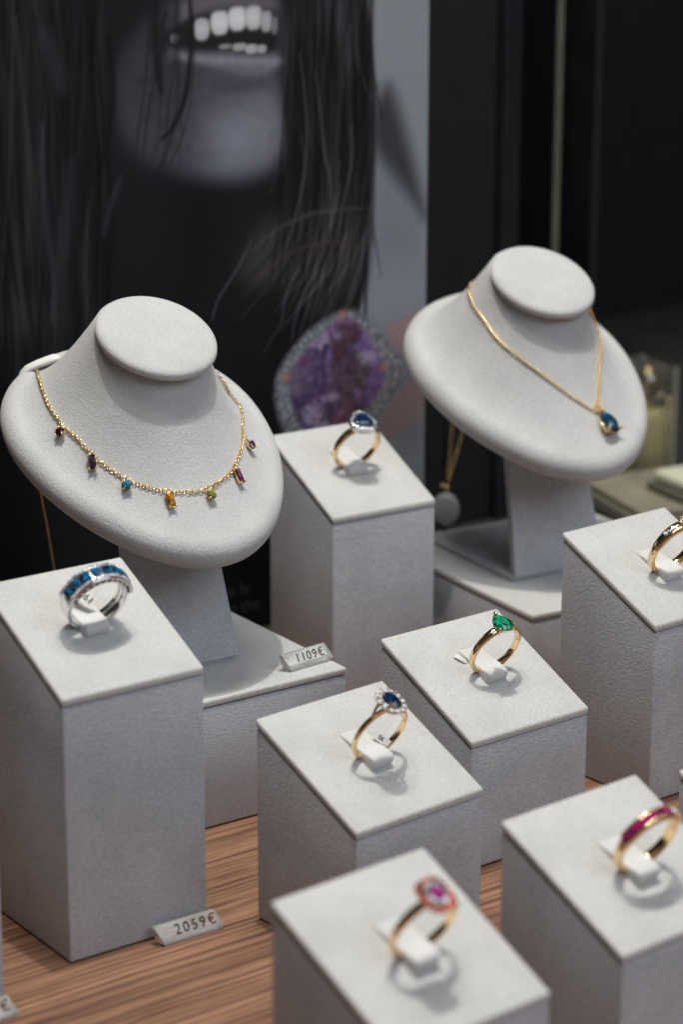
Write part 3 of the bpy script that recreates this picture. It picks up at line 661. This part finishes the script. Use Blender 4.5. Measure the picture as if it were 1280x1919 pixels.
mb = MB(); gem(mb, trill(3.3, 15), 1.0, 1.2, .6, Mh @ T3(0, 0, 2.1)); mb.build('centre_stone', SAPH, rB)
mb = MB()
for q in range(3):
    t = math.pi/2+q*2*math.pi/3; prong(mb, 3.5*math.cos(t), 3.5*math.sin(t), 1.6, 2.7, .28, Mh)
mb.build('prong', WGOLD, rB)

# C: gold ring with a pear shaped green stone
rC = ring_root('C', 'gold ring with a green pear shaped stone in three prongs', 10.2, 1.0)
mb = MB(); band(mb, 8.6, lambda d: 2.3+.7*up_amt(d, 70), lambda d: 1.35+.45*up_amt(d, 60)); mb.build('band', GOLD, rC)
Mh = T3(-.6, .2, 10.0) @ Matrix.Rotation(-.12, 4, 'Y')
mb = MB(); P_ = pear(3.45, 3.9, 28); loft(mb, [[(x*.45, y*.45, -1.8) for x, y in P_], [(x*.8, y*.8, -.3) for x, y in P_], [(x*1.02, y*1.02, .45) for x, y in P_], [(x*1.02, y*1.02, .75) for x, y in P_], [(x*.9, y*.9, .6) for x, y in P_]], cap=True, M=Mh); mb.build('basket', GOLD, rC)
mb = MB(); gem(mb, pear(3.4, 3.85, 14), 1.2, 1.1, .58, Mh @ T3(0, 0, .75)); mb.build('centre_stone', EMER, rC)
mb = MB(); prong(mb, 0, 4.6, -.6, 1.5, .55, Mh, 1.35); prong(mb, -3.0, -2.1, -.8, 1.4, .42, Mh); prong(mb, 3.0, -2.1, -.8, 1.4, .42, Mh); mb.build('prong', GOLD, rC)

# D: slim gold ring with an oval blue stone in a diamond cluster
rD = ring_root('D', 'slim gold ring with an oval dark blue stone ringed by clear stones', 10.4, 1.1)
mb = MB(); band(mb, 9.0, lambda d: 1.7+.5*up_amt(d+180, 90), lambda d: 1.15+.2*up_amt(d, 60)); mb.build('band', GOLD, rD)
Mh = T3(-.8, -.3, 12.7)
mb = MB()
for sg in (-1, 1):
    for yy in (-1, 1):
        tube(mb, [(sg*6.0, yy*.25, 8.1), (sg*4.9-.2, yy*.7, 9.9), (sg*3.4-.5, yy*1.3, 11.4), (sg*2.9-.8, yy*1.6, 12.6)], .42, 8)
    tube(mb, [(sg*6.4, 0, 7.8), (sg*4.6, 0, 9.0), (sg*2.5, 0, 9.9)], .5, 8)
for i in range(12):
    t = 2*math.pi*i/12; tube(mb, [(1.9*math.cos(t)-.4, 2.4*math.sin(t)-.3, 10.2), (3.0*math.cos(t)-.6, 3.7*math.sin(t)-.3, 11.5), (3.9*math.cos(t)-.8, 4.6*math.sin(t)-.3, 12.8)], .22, 6)
def hoop(mb, a, b, z, r, n=36, ox=0):
    loft(mb, [[((a+r*math.cos(q))*math.cos(t)+ox, (b+r*math.cos(q))*math.sin(t)-.3, z+r*math.sin(q)) for q in [2*math.pi*j/7 for j in range(7)]] for t in [2*math.pi*i/n for i in range(n+1)]])
hoop(mb, 3.5, 4.3, 12.1, .3, ox=-.7); hoop(mb, 2.0, 2.6, 10.25, .32, ox=-.4); mb.build('basket', GOLD, rD)
d0 = None
for i in range(12):
    t = 2*math.pi*(i+.5)/12; Md = Mh @ T3(3.75*math.cos(t), 4.55*math.sin(t), .25) @ Matrix.Rotation(t, 4, 'Z') @ Matrix.Rotation(.22, 4, 'Y')
    if d0 is None:
        mb = MB(); gem(mb, oval(.92, .92, 10), .42, .6, .6); d0 = mb.build('diamond', DIAM, rD); o = d0
    else: o = d0.copy(); col.objects.link(o); o.parent = rD
    Md.translation = Md.translation*S; o.matrix_local = Md
mb = MB(); gem(mb, oval(2.65, 3.5, 16), 1.0, 1.6, .55, Mh @ T3(0, 0, .85)); mb.build('centre_stone', SAPH, rD)
mb = MB()
for i in range(12):
    t = 2*math.pi*i/12; prong(mb, 4.45*math.cos(t), 5.25*math.sin(t), -.8, .75, .2, Mh, 1.5)
for t in (.75, math.pi-.75, math.pi+.75, -.75): prong(mb, 2.5*math.cos(t), 3.3*math.sin(t), -.6, 1.45, .26, Mh, 1.5)
mb.build('prong', GOLD, rD)

# E: gold ring with a cushion halo
rE = ring_root('E', 'blurred gold ring with a square cushion head of pink and coral stones', 10.3, 1.0)
mb = MB(); band(mb, 8.7, lambda d: 2.1+.5*up_amt(d, 80), lambda d: 1.4+.3*up_amt(d, 60)); mb.build('band', GOLD, rE)
Mh = T3(-.9, -.3, 11.2) @ Matrix.Rotation(.12, 4, 'Z') @ Matrix.Rotation(.12, 4, 'X')
mb = MB(); c1 = cushion(4.5, 4.9, 32, 3.4); loft(mb, [[(x*.35, y*.35, -2.8) for x, y in c1], [(x*.8, y*.8, -1.2) for x, y in c1], [(x, y, -.3) for x, y in c1], [(x*1.0, y*1.0, .2) for x, y in c1], [(x*.7, y*.7, .3) for x, y in c1]], cap=True, M=Mh); mb.build('basket', GOLD, rE)
mb = MB()
for i in range(20):
    t = 2*math.pi*i/20; c_, s_ = math.cos(t), math.sin(t); k_ = (abs(c_)**3.4+abs(s_)**3.4)**(-1/3.4)
    gem(mb, oval(.82, .82, 8), .45, .5, .6, Mh @ T3(3.85*c_*k_, 4.25*s_*k_, .25) @ Matrix.Rotation(t, 4, 'Z') @ Matrix.Rotation(.5, 4, 'Y'))
mb.build('coral_halo', CORAL, rE)
mb = MB()
for i in range(14):
    t = 2*math.pi*i/14; gem(mb, oval(.80, .80, 8), .45, .4, .6, Mh @ T3(2.45*math.cos(t), 2.8*math.sin(t), .75))
mb.build('diamond_halo', DIAM, rE)
mb = MB(); gem(mb, oval(1.7, 1.95, 12), .9, .9, .6, Mh @ T3(0, 0, 1.1)); mb.build('centre_stone', PINK, rE)

# F: gold band with a channel of magenta stones
rF = ring_root('F', 'blurred gold band ring with a channel of magenta stones across the top', 10.6, 1.0)
mb = MB(); band(mb, 8.8, lambda d: 3.0+1.0*up_amt(d, 90), lambda d: 1.55+.25*up_amt(d, 80), dome=.35); mb.build('band', GOLD, rF)
mb = MB()
for yy in (-1.35, 1.35):
    loft(mb, [[((10.65+.35*math.sin(q))*math.cos(a), yy+.42*math.cos(q), (10.65+.35*math.sin(q))*math.sin(a)) for q in [2*math.pi*j/8 for j in range(8)]] for a in [math.radians(28+130*i/40) for i in range(41)]], cap=True)
mb.build('channel_rail', GOLD, rF)
for i in range(8):
    mb = MB(); gem(mb, rect(1.12, 1.0, .1), .35, .6, .65, radial(10.6, 156-88*i/7)); mb.build('magenta_stone', RUBY, rF)
for dd in (46, 56):
    mb = MB(); gem(mb, oval(1.15, 1.15, 10), .5, .6, .6, radial(10.75, dd)); mb.build('diamond', DIAM, rF)
mb = MB()
for dd in (63, 50, 40, 84, 92, 100):
    for yy in (-1.2, 1.2): ball(mb, tuple(radial(10.95, dd, yy).translation), .44, 8)
mb.build('bead', GOLD, rF)

# G: broad gold band with one clear stone
rG = ring_root('G', 'broad gold ring with one clear round stone, half out of frame', 10.8, 1.0)
mb = MB(); band(mb, 8.8, lambda d: 2.9+1.2*up_amt(d, 90), lambda d: 1.8+.7*up_amt(d, 60), dome=.5); mb.build('band', GOLD, rG)
mb = MB(); loft(mb, [[(r*math.cos(t), r*math.sin(t), z) for t in [2*math.pi*j/24 for j in range(24)]] for r, z in ((1.6, -1.5), (2.6, .2), (2.75, .9), (2.3, 1.05), (2.1, .5))], cap=True, M=T3(0, 0, 11.1)); mb.build('collet', GOLD, rG)
mb = MB(); gem(mb, oval(2.15, 2.15, 14), .8, 1.0, .58, T3(0, 0, 12.0)); mb.build('clear_stone', DIAM, rG)
mb = MB()
for dd in (118, 126, 134, 62, 54, 46):
    gem(mb, oval(.75, .75, 8), .3, .3, .6, radial(11.25, dd))
mb.build('side_stones', DIAM, rG)
mb = MB()
for t in range(6):
    a = t*math.pi/3+.3; prong(mb, 2.3*math.cos(a), 2.3*math.sin(a), .6, 1.6, .3, T3(0, 0, 11.1), 1.4)
mb.build('prong', GOLD, rG)

# small paper labels curled inside three of the rings
def paper_tag(k, x, y, z, w, hgt, rz, tilt, label, lines=()):
    bx, by, h, psi = BL[k][:4]; M = top_matrix(bx, by, h, psi) @ Matrix.Translation(Vector((x, y, z))*S) @ Matrix.Rotation(rz, 4, 'Z') @ Matrix.Rotation(tilt, 4, 'X')
    root = empty('paper_tag', None, label=label, cat='paper tag', group='tiny paper labels tied inside rings', mw=M)
    n = 10; rings = []
    for i in range(n+1):
        u = -w/2+w*i/n; zc = -.9*(u/w*2)**2*.6; rings.append([(u, -hgt/2, zc), (u, hgt/2, zc), (u, hgt/2, zc-.18), (u, -hgt/2, zc-.18)])
    mb = MB(); loft(mb, rings, cap=True, smooth=False); mb.build('paper', PAPER, root)
    for i, s_ in enumerate(lines):
        Mt = Matrix.Identity(4); Mt.translation = Vector((0, (len(lines)/2-.5-i)*hgt/len(lines), .06)); text_mesh('lettering', s_, hgt/len(lines)*.95, INK, root, Mt, .02)
    return root
paper_tag('A', -.2, 8.0, 5.4, 8.0, 3.6, math.radians(-72), .35, 'white paper tag with tiny figures behind the wide blue stone band', ('28-61',))
paper_tag('D', 3.9, 1.2, 3.9, 6.0, 2.0, math.radians(-74), .9, 'white paper tag inside the oval dark blue stone ring', ('06',))
paper_tag('C', -5.0, 7.6, 1.2, 4.2, 1.2, math.radians(-62), .5, 'white paper tag lying left of the green stone ring', ())

# ------------------------------------------------------------------ chains
def resample(pts, step):
    P_ = [Vector(p) for p in pts]
    # Catmull-Rom
    Q = []
    for i in range(len(P_)-1):
        a, b, c, d = P_[max(i-1, 0)], P_[i], P_[i+1], P_[min(i+2, len(P_)-1)]
        for j in range(12):
            t = j/12; Q.append(.5*((2*b)+(c-a)*t+(2*a-5*b+4*c-d)*t*t+(3*b-a-3*c+d)*t**3))
    Q.append(P_[-1]); out = [Q[0]]; acc = 0
    for i in range(1, len(Q)):
        seg = (Q[i]-Q[i-1]).length
        while acc+seg >= step:
            r = (step-acc)/seg; Q[i-1] = Q[i-1].lerp(Q[i], r); out.append(Q[i-1].copy()); seg = (Q[i]-Q[i-1]).length; acc = 0
        acc += seg
    return out
def chain(mb, pts, pitch=1.12, ll=.80, lw=.60, wr=.19, nup=(0, -.6, .8)):
    Q = resample(pts, pitch)
    for i in range(len(Q)):
        d = (Q[min(i+1, len(Q)-1)]-Q[max(i-1, 0)]).normalized(); nn = Vector(nup); nn = (nn-d*nn.dot(d)).normalized(); s = d.cross(nn)
        ang = (math.pi/4 if i % 2 else -math.pi/4)+rnd.uniform(-.25, .25); w = s*math.cos(ang)+nn*math.sin(ang); q = d.cross(w)
        rings = []
        for k in range(10):
            t = 2*math.pi*k/10; c = Q[i]+d*(ll*math.cos(t))+w*(lw*math.sin(t)); o = (d*(ll*math.cos(t))*.8+w*(lw*math.sin(t))).normalized()
            rings.append([tuple(c+o*(wr*math.cos(a))+q*(wr*math.sin(a))) for a in [2*math.pi*j/5 for j in range(5)]])
        rings.append(rings[0]); loft(mb, rings)
CH1 = [[-25.22, 53.68, 95.93, -0.19, -0.19, 0.96], [-29.86, 41.52, 94.38, -0.67, 0.04, 0.74], [-32.55, 31.55, 90.19, -0.74, -0.23, 0.64], [-32.67, 24.1, 86.21, -0.71, -0.39, 0.58], [-32.47, 21.38, 84.49, -0.69, -0.44, 0.58], [-30.63, 15.48, 81.57, -0.65, -0.53, 0.54], [-28.9, 9.69, 77.53, -0.58, -0.6, 0.55], [-27.03, 5.69, 74.91, -0.52, -0.64, 0.56], [-23.02, -0.41, 71.08, -0.43, -0.7, 0.57], [-19.06, -4.29, 68.99, -0.36, -0.73, 0.58], [-15.48, -6.89, 67.68, -0.3, -0.76, 0.58], [-11.73, -8.85, 66.79, -0.23, -0.78, 0.58], [-5.91, -10.67, 66.04, -0.12, -0.81, 0.58], [-0.0, -11.31, 65.75, -0.0, -0.81, 0.58], [6.04, -10.01, 66.96, 0.13, -0.81, 0.57], [12.98, -7.11, 68.63, 0.27, -0.79, 0.56], [17.27, -3.79, 70.82, 0.37, -0.76, 0.54], [23.17, 2.27, 74.32, 0.49, -0.69, 0.53], [28.14, 9.73, 78.38, 0.59, -0.6, 0.53], [33.85, 19.97, 81.87, 0.63, -0.47, 0.62], [31, 21.5, 86, 0.7, -0.5, 0.5], [27.5, 19.8, 91, 0.7, -0.5, 0.4], [24.5, 20, 95, 0.8, -0.4, 0.4], [21.5, 23, 98.5, 0.8, -0.3, 0.4]]
CM1 = [[-33.72, 20.77, 82.63, -0.64, -0.46, 0.61], [-29.57, 7.81, 74.9, -0.52, -0.61, 0.6], [-23.13, -2.52, 68.54, -0.38, -0.69, 0.62], [-12.17, -10.99, 63.9, -0.2, -0.75, 0.63], [1.62, -12.71, 63.83, 0.03, -0.79, 0.61], [15.06, -7.69, 66.86, 0.28, -0.76, 0.59], [26.58, 3.7, 73.04, 0.49, -0.65, 0.58]]
CH2A = [[-17.1, 38.68, 108.81, -0.65, 0.43, 0.63], [-20.74, 34.92, 106.49, -0.79, 0.22, 0.58], [-23.58, 27.99, 102.76, -0.88, -0.09, 0.48], [-23.51, 19.33, 97.73, -0.84, -0.4, 0.38], [-22.01, 12.78, 92.02, -0.73, -0.58, 0.36], [-18.12, 6.14, 86.79, -0.57, -0.73, 0.37], [-14.04, 1.49, 82.62, -0.42, -0.82, 0.39], [-8.89, -2.98, 77.74, -0.25, -0.86, 0.44], [-3.1, -6.82, 72.61, -0.08, -0.87, 0.49], [3.08, -9.79, 67.79, 0.07, -0.83, 0.55], [6.11, -10.7, 65.96, 0.12, -0.8, 0.58]]
CH2B = [[6.11, -10.7, 65.96, 0.12, -0.8, 0.58], [7.95, -9.37, 67.38, 0.17, -0.81, 0.56], [10.94, -5.37, 72.32, 0.26, -0.82, 0.5], [14.7, -0.02, 79.0, 0.41, -0.8, 0.43], [20.26, 7.22, 85.49, 0.61, -0.69, 0.39], [23.5, 12.83, 89.22, 0.72, -0.58, 0.39], [21.52, 14.07, 95.17, 0.76, -0.55, 0.34], [19.32, 13.56, 99.51, 0.76, -0.57, 0.3]]
CM2 = [8.04, -14.88, 60.46, 0.11, -0.73, 0.67]
TAIL = [(-24.2, 57.6, 95), (-22, 64, 95.4), (-18, 69, 91), (-16.6, 75.0, 71.0), (-16.6, 73.5, 59.8), (-17.0, 69.5, 47.7), (-17.0, 65.5, 36.7), (-17.7, 60.3, 24.2), (-18.4, 56.5, 16.0)]
CLIP = [(-29.5, 58.5, 92.8, .9), (-28.6, 58, 94.9, 1.2), (-27, 57, 96.6, 1.5), (-24, 55.5, 98, 1.7), (-21, 53.5, 99.3, 1.8), (-19, 52.2, 100.1, 1.8), (-18.2, 51.7, 100.3, 1.4), (-17.8, 51.4, 100.3, .6)]

def lift(pts, h): return [tuple(p[i]+h*p[i+3] for i in range(3)) for p in pts]
def charm(kind, p, spin, m, root, g=GOLDC, lean=0.25):
    pos = Vector(p[:3]); n = Vector(p[3:6]).normalized()
    dn = Vector((0, -.35, -.94)); dn = (dn-n*dn.dot(n)).normalized(); X = dn.cross(n).normalized()
    # the charm hangs down the slope and tips outwards a little
    n2 = (n*math.cos(lean)-dn*math.sin(lean)*0+dn*0).normalized()
    M_ = Matrix((-X, -dn, n2)).transposed().to_4x4(); M_.translation = (pos+n*1.5)*S; M_ = M_ @ Matrix.Rotation(spin, 4, 'Y') @ Matrix.Scale(1.12, 4)
    e = bpy.data.objects.new('charm', None); col.objects.link(e); e.parent = root; e.matrix_local = M_; e.empty_display_size = .002
    mb = MB()
    if kind == 'round':
        gem(mb, oval(1.55, 1.55, 12), .7, 1.1, .55, T3(0, 0, .5)); r_ = 1.35
        mb.build('stone', m, e); mb = MB()
        loft(mb, [[(rr*math.cos(t), rr*math.sin(t), z) for t in [2*math.pi*j/16 for j in range(16)]] for rr, z in ((.7, -1.2), (1.3, -.2), (1.5, .25), (1.25, .2))], cap=True)
        for a in (.785, 2.356, 3.927, 5.5): prong(mb, 1.42*math.cos(a), 1.42*math.sin(a), -.6, .95, .25, None, 1.4)
        tp = 1.5
    elif kind == 'bag':
        gem(mb, rect(.95, 2.15, .12), .5, .9, .5, T3(0, 0, .5)); mb.build('stone', m, e); mb = MB()
        v = rect(1.12, 2.3, .1); loft(mb, [[(x*.5, y*.7, -1.1) for x, y in v], [(x*.95, y, -.1) for x, y in v], [(x, y, .4) for x, y in v], [(x*.85, y*.9, .35) for x, y in v]], cap=True, smooth=False)
        for sx_ in (-1, 1):
            for sy_ in (-1, 1): prong(mb, sx_*1.0, sy_*2.2, -.5, .85, .26, None, 1.35)
        tp = 2.3
    # bail loop up to the chain
    hoopr = []
    for k in range(13):
        t = 2*math.pi*k/12; hoopr.append([((.62+.2*math.cos(a))*math.cos(t), tp+.75+(.62+.2*math.cos(a))*math.sin(t), -.2+.2*math.sin(a)) for a in [2*math.pi*j/6 for j in range(6)]])
    loft(mb, hoopr); mb.build('setting', g, e)
    return e
# left necklace
x, y, z, p = BUSTM[1]
nk1 = empty('necklace', (x, y, z), p, 'gold chain necklace with seven small coloured stone charms on the left bust', 'necklace')
mb = MB(); pts = lift(CH1, .5)
pts = [(-24, 58.0, 94.6)]+pts+[(17, 31, 101)]
chain(mb, pts); mb.build('chain', GOLDC, nk1)
mb = MB(); chain(mb, TAIL, pitch=.85, ll=.6, lw=.4, wr=.16); mb.build('chain_tail', GOLDC, nk1)
for kind, p_, sp_, m_ in zip(('round', 'bag', 'round', 'bag', 'round', 'bag', 'round'), CM1, (-.1, -.05, 0, 0, 0, 0, 0), (GARN, SMOK, TOPL, CITR, PERI, RHOD, AMET)):
    charm(kind, p_, sp_, m_, nk1)
# right necklace
x, y, z, p = BUSTM[2]
nk2 = empty('necklace', (x, y, z), p, 'fine gold chain necklace with a blue teardrop pendant on the right bust', 'necklace')
mb = MB(); chain(mb, lift(CH2A, .5), pitch=.95, ll=.72, lw=.5, wr=.18); chain(mb, lift(CH2B, .7), pitch=1.05, ll=.82, lw=.66, wr=.22); mb.build('chain', GOLDC, nk2)
pos = Vector(CM2[:3]); n = Vector(CM2[3:6]).normalized(); dn = Vector((0, -.35, -.94)); dn = (dn-n*dn.dot(n)).normalized(); X = dn.cross(n)
M_ = Matrix((-X, -dn, n)).transposed().to_4x4(); M_.translation = (pos+n*2.6)*S; M_ = M_ @ Matrix.Rotation(.16, 4, 'Y') @ Matrix.Rotation(-.18, 4, 'X') @ Matrix.Scale(1.36, 4)
pe = bpy.data.objects.new('pendant', None); col.objects.link(pe); pe.parent = nk2; pe.matrix_local = M_; pe.empty_display_size = .003
mb = MB(); gem(mb, pear(2.9, 3.7, 14), 1.3, 1.6, .55, T3(0, 0, .6)); mb.build('stone', SAPP, pe)
mb = MB(); P_ = pear(3.0, 3.8, 28)
loft(mb, [[(x*.3, y*.3, -2.2) for x, y in P_], [(x*.6, y*.6, -1.5) for x, y in P_], [(x*.95, y*.95, -.1) for x, y in P_], [(x*1.02, y*1.02, .35) for x, y in P_], [(x*.9, y*.9, .3) for x, y in P_]], cap=True)
for q in ((0, 4.5), (-2.6, -2.1), (2.6, -2.1)): prong(mb, q[0], q[1], -.8, 1.2, .42, None, 1.3)
tube(mb, [(0, 4.6, -.3), (-.3, 6.0, -.2), (0, 7.2, .2)], .5, 8); mb.build('setting', GOLDC, pe)
mb = MB(); loft(mb, [[((1.1+.4*math.cos(a))*math.cos(t)*.7, 6.4+(1.1+.4*math.cos(a))*math.sin(t), .5*math.sin(a)) for a in [2*math.pi*j/6 for j in range(6)]] for t in [2*math.pi*k/14 for k in range(15)]]); mb.build('bail', GOLDC, pe)

# white clip over the left shoulder
x, y, z, p = BUSTM[1]
cl = empty('shoulder_clip', (x, y, z), p, 'small white curved clip over the shoulder of the left bust, holding the gold chain', 'clip')
mb = MB(); prof = []
for (cx_, cy_, cz_, r1) in CLIP:
    prof.append([(cx_+.2*r1*math.cos(a), cy_+1.7*r1*math.cos(a)-.2*math.sin(a), cz_+.75*r1*math.sin(a)) for a in [2*math.pi*j/12 for j in range(12)]])
loft(mb, prof, cap=True); mb.build('clip_strip', PAPER, cl)

# ------------------------------------------------------------------ price tags
def price_tag(label, x, y, z, rz, txt, w=23.0, tsz=4.5, tx=2.2, sp=1.3, lean=32):
    root = empty('price_tag', (x, y, z), rz, label, 'price tag', 'clear plastic price tags')
    a = math.radians(lean); up_ = Vector((0, math.sin(a), math.cos(a))); H_ = 6.4
    pf = [(0.0, .1), (0.05, 1.3), (.05+up_.y*(H_-1), 1.3+up_.z*(H_-1)), (up_.y*H_+1.2, up_.z*H_-.1), (4.6, .1)]
    rings = [[(-w/2+(1.6 if i < 2 else 0)*0+c, yy, zz) for i, (yy, zz) in enumerate(pf)] for c in (0,)]
    L_ = [(-w/2+2.4, pf[0]), (-w/2+1.6, pf[1]), (-w/2, pf[2]), (-w/2, pf[3]), (-w/2+2.0, pf[4])]
    R_ = [(w/2-.6, pf[0]), (w/2, pf[1]), (w/2-1.8, pf[2]), (w/2-1.8, pf[3]), (w/2-.6, pf[4])]
    mb = MB(); loft(mb, [[(q[0], q[1][0], q[1][1]) for q in L_], [(q[0], q[1][0], q[1][1]) for q in R_]], cap=True, smooth=False)
    mb.build('tag_body', ACR, root, bevel=.22, seg=2)
    mb = MB(); mb.v = []; Ms = Matrix.Rotation(math.pi/2-a, 4, 'X')
    Mp = Ms.copy(); nrm_ = Vector((0, -math.cos(a), math.sin(a))); c_ = Vector((0, .05, 1.3))+up_*((H_-1.0)*.5)+nrm_*.10+Vector((tx, 0, 0)); Mp.translation = c_
    # printed strip behind the figures
    text_mesh('figures', txt, tsz, INK, root, Mp, .04, sp)
    mb = MB()
    for i in range(int((w-6)/2.4)):
        xx = -w/2+4.5+2.4*i; box(mb, xx, xx+.4, 2.6, 4.2, -.05, .05, Matrix.Translation(Vector((0, .05, 1.3))+nrm_*(-.5)) @ Ms)
    mb.build('slot_marks', plain('tag_slot', (.45, .45, .46), .5), root)
    return root
price_tag('clear plastic price tag reading 2059€ at the foot of the tall left block', -93.2, -161.6, 0.1, -.02, '2059€', 23.2)
price_tag('clear plastic price tag reading 1109€ on the plinth under the left bust', 2.2, -91.6, 45.15, .08, '1109€', 21.0, 4.3, .9, 1.15)
price_tag('clear plastic price tag cut off by the left edge, only its euro sign showing', -170.4, -173.2, 0.1, .02, '  €', 23.2, 4.3, 6)

# ------------------------------------------------------------------ things behind
# small necklace hanging on a black stand behind the right bust
st = empty('hanging_stand', (206, 86, 0), -.1, 'thin black stand hidden behind the right bust, with a milky pendant hanging on it', 'stand')
mb = MB(); loft(mb, [[(r*math.cos(t), r*math.sin(t), z) for t in [2*math.pi*j/32 for j in range(32)]] for r, z in ((.1, .1), (12, .1), (12, 1.2), (11.5, 1.6), (.1, 1.7))]); mb.build('foot', DARK, st)
mb = MB(); tube(mb, [(0, 0, 1), (0, 0, 50), (0, 0, 96), (0, -2, 99), (0, -9, 100)], 1.1, 10); mb.build('rod', DARK, st)
hk = empty('hanging_necklace', (205, 76, 0), -.6, 'thin gold chain necklace with a milky round pendant, behind the right bust', 'necklace')
mb = MB()
chain(mb, [(2.5, .5, 100.8), (-.8, .3, 80), (-3.0, 0, 62), (-4.6, 0, 38)], .9, .68, .42, .17, (0, -1, 0)); chain(mb, [(2.5, .5, 100.8), (3.4, 0, 80), (1.8, 0, 62), (-4.4, 0, 38)], .9, .68, .42, .17, (0, -1, 0)); mb.build('chain', GOLDC, hk)
mb = MB(); ball(mb, (-7.2, -.5, 36.2), .9, 8); ball(mb, (-5.2, -.5, 35.6), 1.2, 8); ball(mb, (-5.2, -.5, 33.6), .8, 8); mb.build('bail', GOLDC, hk)
mb = MB(); rg = []
for k, s_ in ((-1.6, .8), (-1.2, .97), (0, 1), (1.2, .97), (1.6, .8)):
    rg.append([(-5.4+6.0*s_*math.cos(t), k, 24.6+s_*(6.4 if math.sin(t) < 0 else 8.2)*math.sin(t)) for t in [2*math.pi*j/24 for j in range(24)]])
loft(mb, rg, cap=True); mb.build('pendant', MILKY, hk)

# glass divider with a pale polished edge
gd = empty('glass_divider', (290, 112, 0), 0, 'tall glass divider panel with a pale polished edge behind the right bust', 'glass panel')
mb = MB(); box(mb, -1.6, 1.6, .6, 290, -.8, 420); mb.build('pane', GLS, gd)
mb = MB(); box(mb, -1.7, 1.7, -.6, .5, .1, 420); mb.build('polished_edge', GEDGE, gd)
gd = empty('upright_panel', (395, 200, 0), 0, 'dim upright panel edge in the darkness right of the pale glass edge', 'panel')
mb = MB(); box(mb, -1.4, 1.4, .6, 60, -.3, 420); mb.build('pane', DARK, gd)
mb = MB(); box(mb, -1.5, 1.5, -.6, .5, -.8, 420); mb.build('polished_edge', plain('dim_edge', (.016, .02, .016), .5), gd)
mb = MB(); box(mb, 262.5, 273, 118, 127, .2, 700); tag(mb.build('black_post', DARK), 'upright black post between the backing panel and the glass divider', 'post')

kr = empty('khaki_riser', (362.5, 71, 0), -.29, 'khaki fabric covered low riser at the right, behind the right bust', 'riser')
mb = MB(); box(mb, -60, 60, -34, 34, .1, 8.6); mb.build('riser_body', KHAKI, kr, bevel=1)
mb = MB(); box(mb, -58.5, 60, -33, 33, 9.0, 12); mb.build('riser_top', plain('olive_pad', (.225, .205, .15), .85, var=.2), kr, bevel=1)
cu_ = empty('cream_cushion', (350, 60, 12.1), -.15, 'pale cream cushion tray lying on the khaki riser at the right edge', 'cushion')
mb = MB(); box(mb, -28, 28, -19, 19, .1, 4.5); mb.build('tray', plain('green_tray', (.12, .13, .10), .5), cu_, bevel=1); mb = MB(); box(mb, -26, 26, -17, 17, 4.6, 10.5); mb.build('pad', CUSH, cu_, bevel=2.4, seg=4)
fc = empty('clear_case', (368, 140, 0), -.2, 'clear acrylic case enclosing a gold ring, right of the right bust', 'display case')
mb = MB(); box(mb, -15, 15, -15, 15, .1, 56)
mb.build('case', plain('case_acrylic', (.86, .88, .80), .06, trans=.95, ior=1.1), fc, bevel=.6)
for sx_ in (-1, 1):
    for sy_ in (-1, 1):
        mb = MB(); box(mb, sx_*15.6-.6, sx_*15.6+.6, sy_*15.6-.6, sy_*15.6+.6, 0.05, 56); mb.build('case_edge', plain('acrylic_edge', (.30, .32, .26), .3), fc)
rc = empty('ring_cone', (377, 138, .2), 0, 'beige ring cone inside the clear case', 'ring cone')
mb = MB(); loft(mb, [[(r*math.cos(t), r*math.sin(t), z) for t in [2*math.pi*j/24 for j in range(24)]] for r, z in ((9.5, .2), (9.3, 16), (8.8, 26), (8.2, 31), (5, 33), (.1, 34))], cap=True); mb.build('cone', plain('beige_cloth', (.62, .50, .24), .8, var=.1), rc)
fr = empty('ring', (377, 138, 44.4), .35, 'chunky gold and silver ring in the clear case at the right, far behind', 'ring')
mb = MB(); band(mb, 7.7, lambda d: 6+2*up_amt(d, 80), lambda d: 2.2+.8*up_amt(d, 60)); mb.build('band', GOLD, fr)
mb = MB(); ball(mb, (-4, -2.6, 4.6), 3.6, 12, (1.2, 1, .8)); mb.build('silver_head', WGOLD, fr)
# rounded white cap of another bust at the bottom edge of the frame
wc = empty('round_pedestal', (-189.5, -266, 0), 0, 'rounded pale cap barely entering at the bottom edge, left of centre', 'pedestal')
mb = MB(); loft(mb, [[(r*math.cos(t), r*math.sin(t), z) for t in [2*math.pi*j/48 for j in range(48)]] for r, z in ((9, .1), (9, 40.2), (8.6, 41.2), (.1, 41.6))], cap=True); mb.build('stem', FABS, wc)
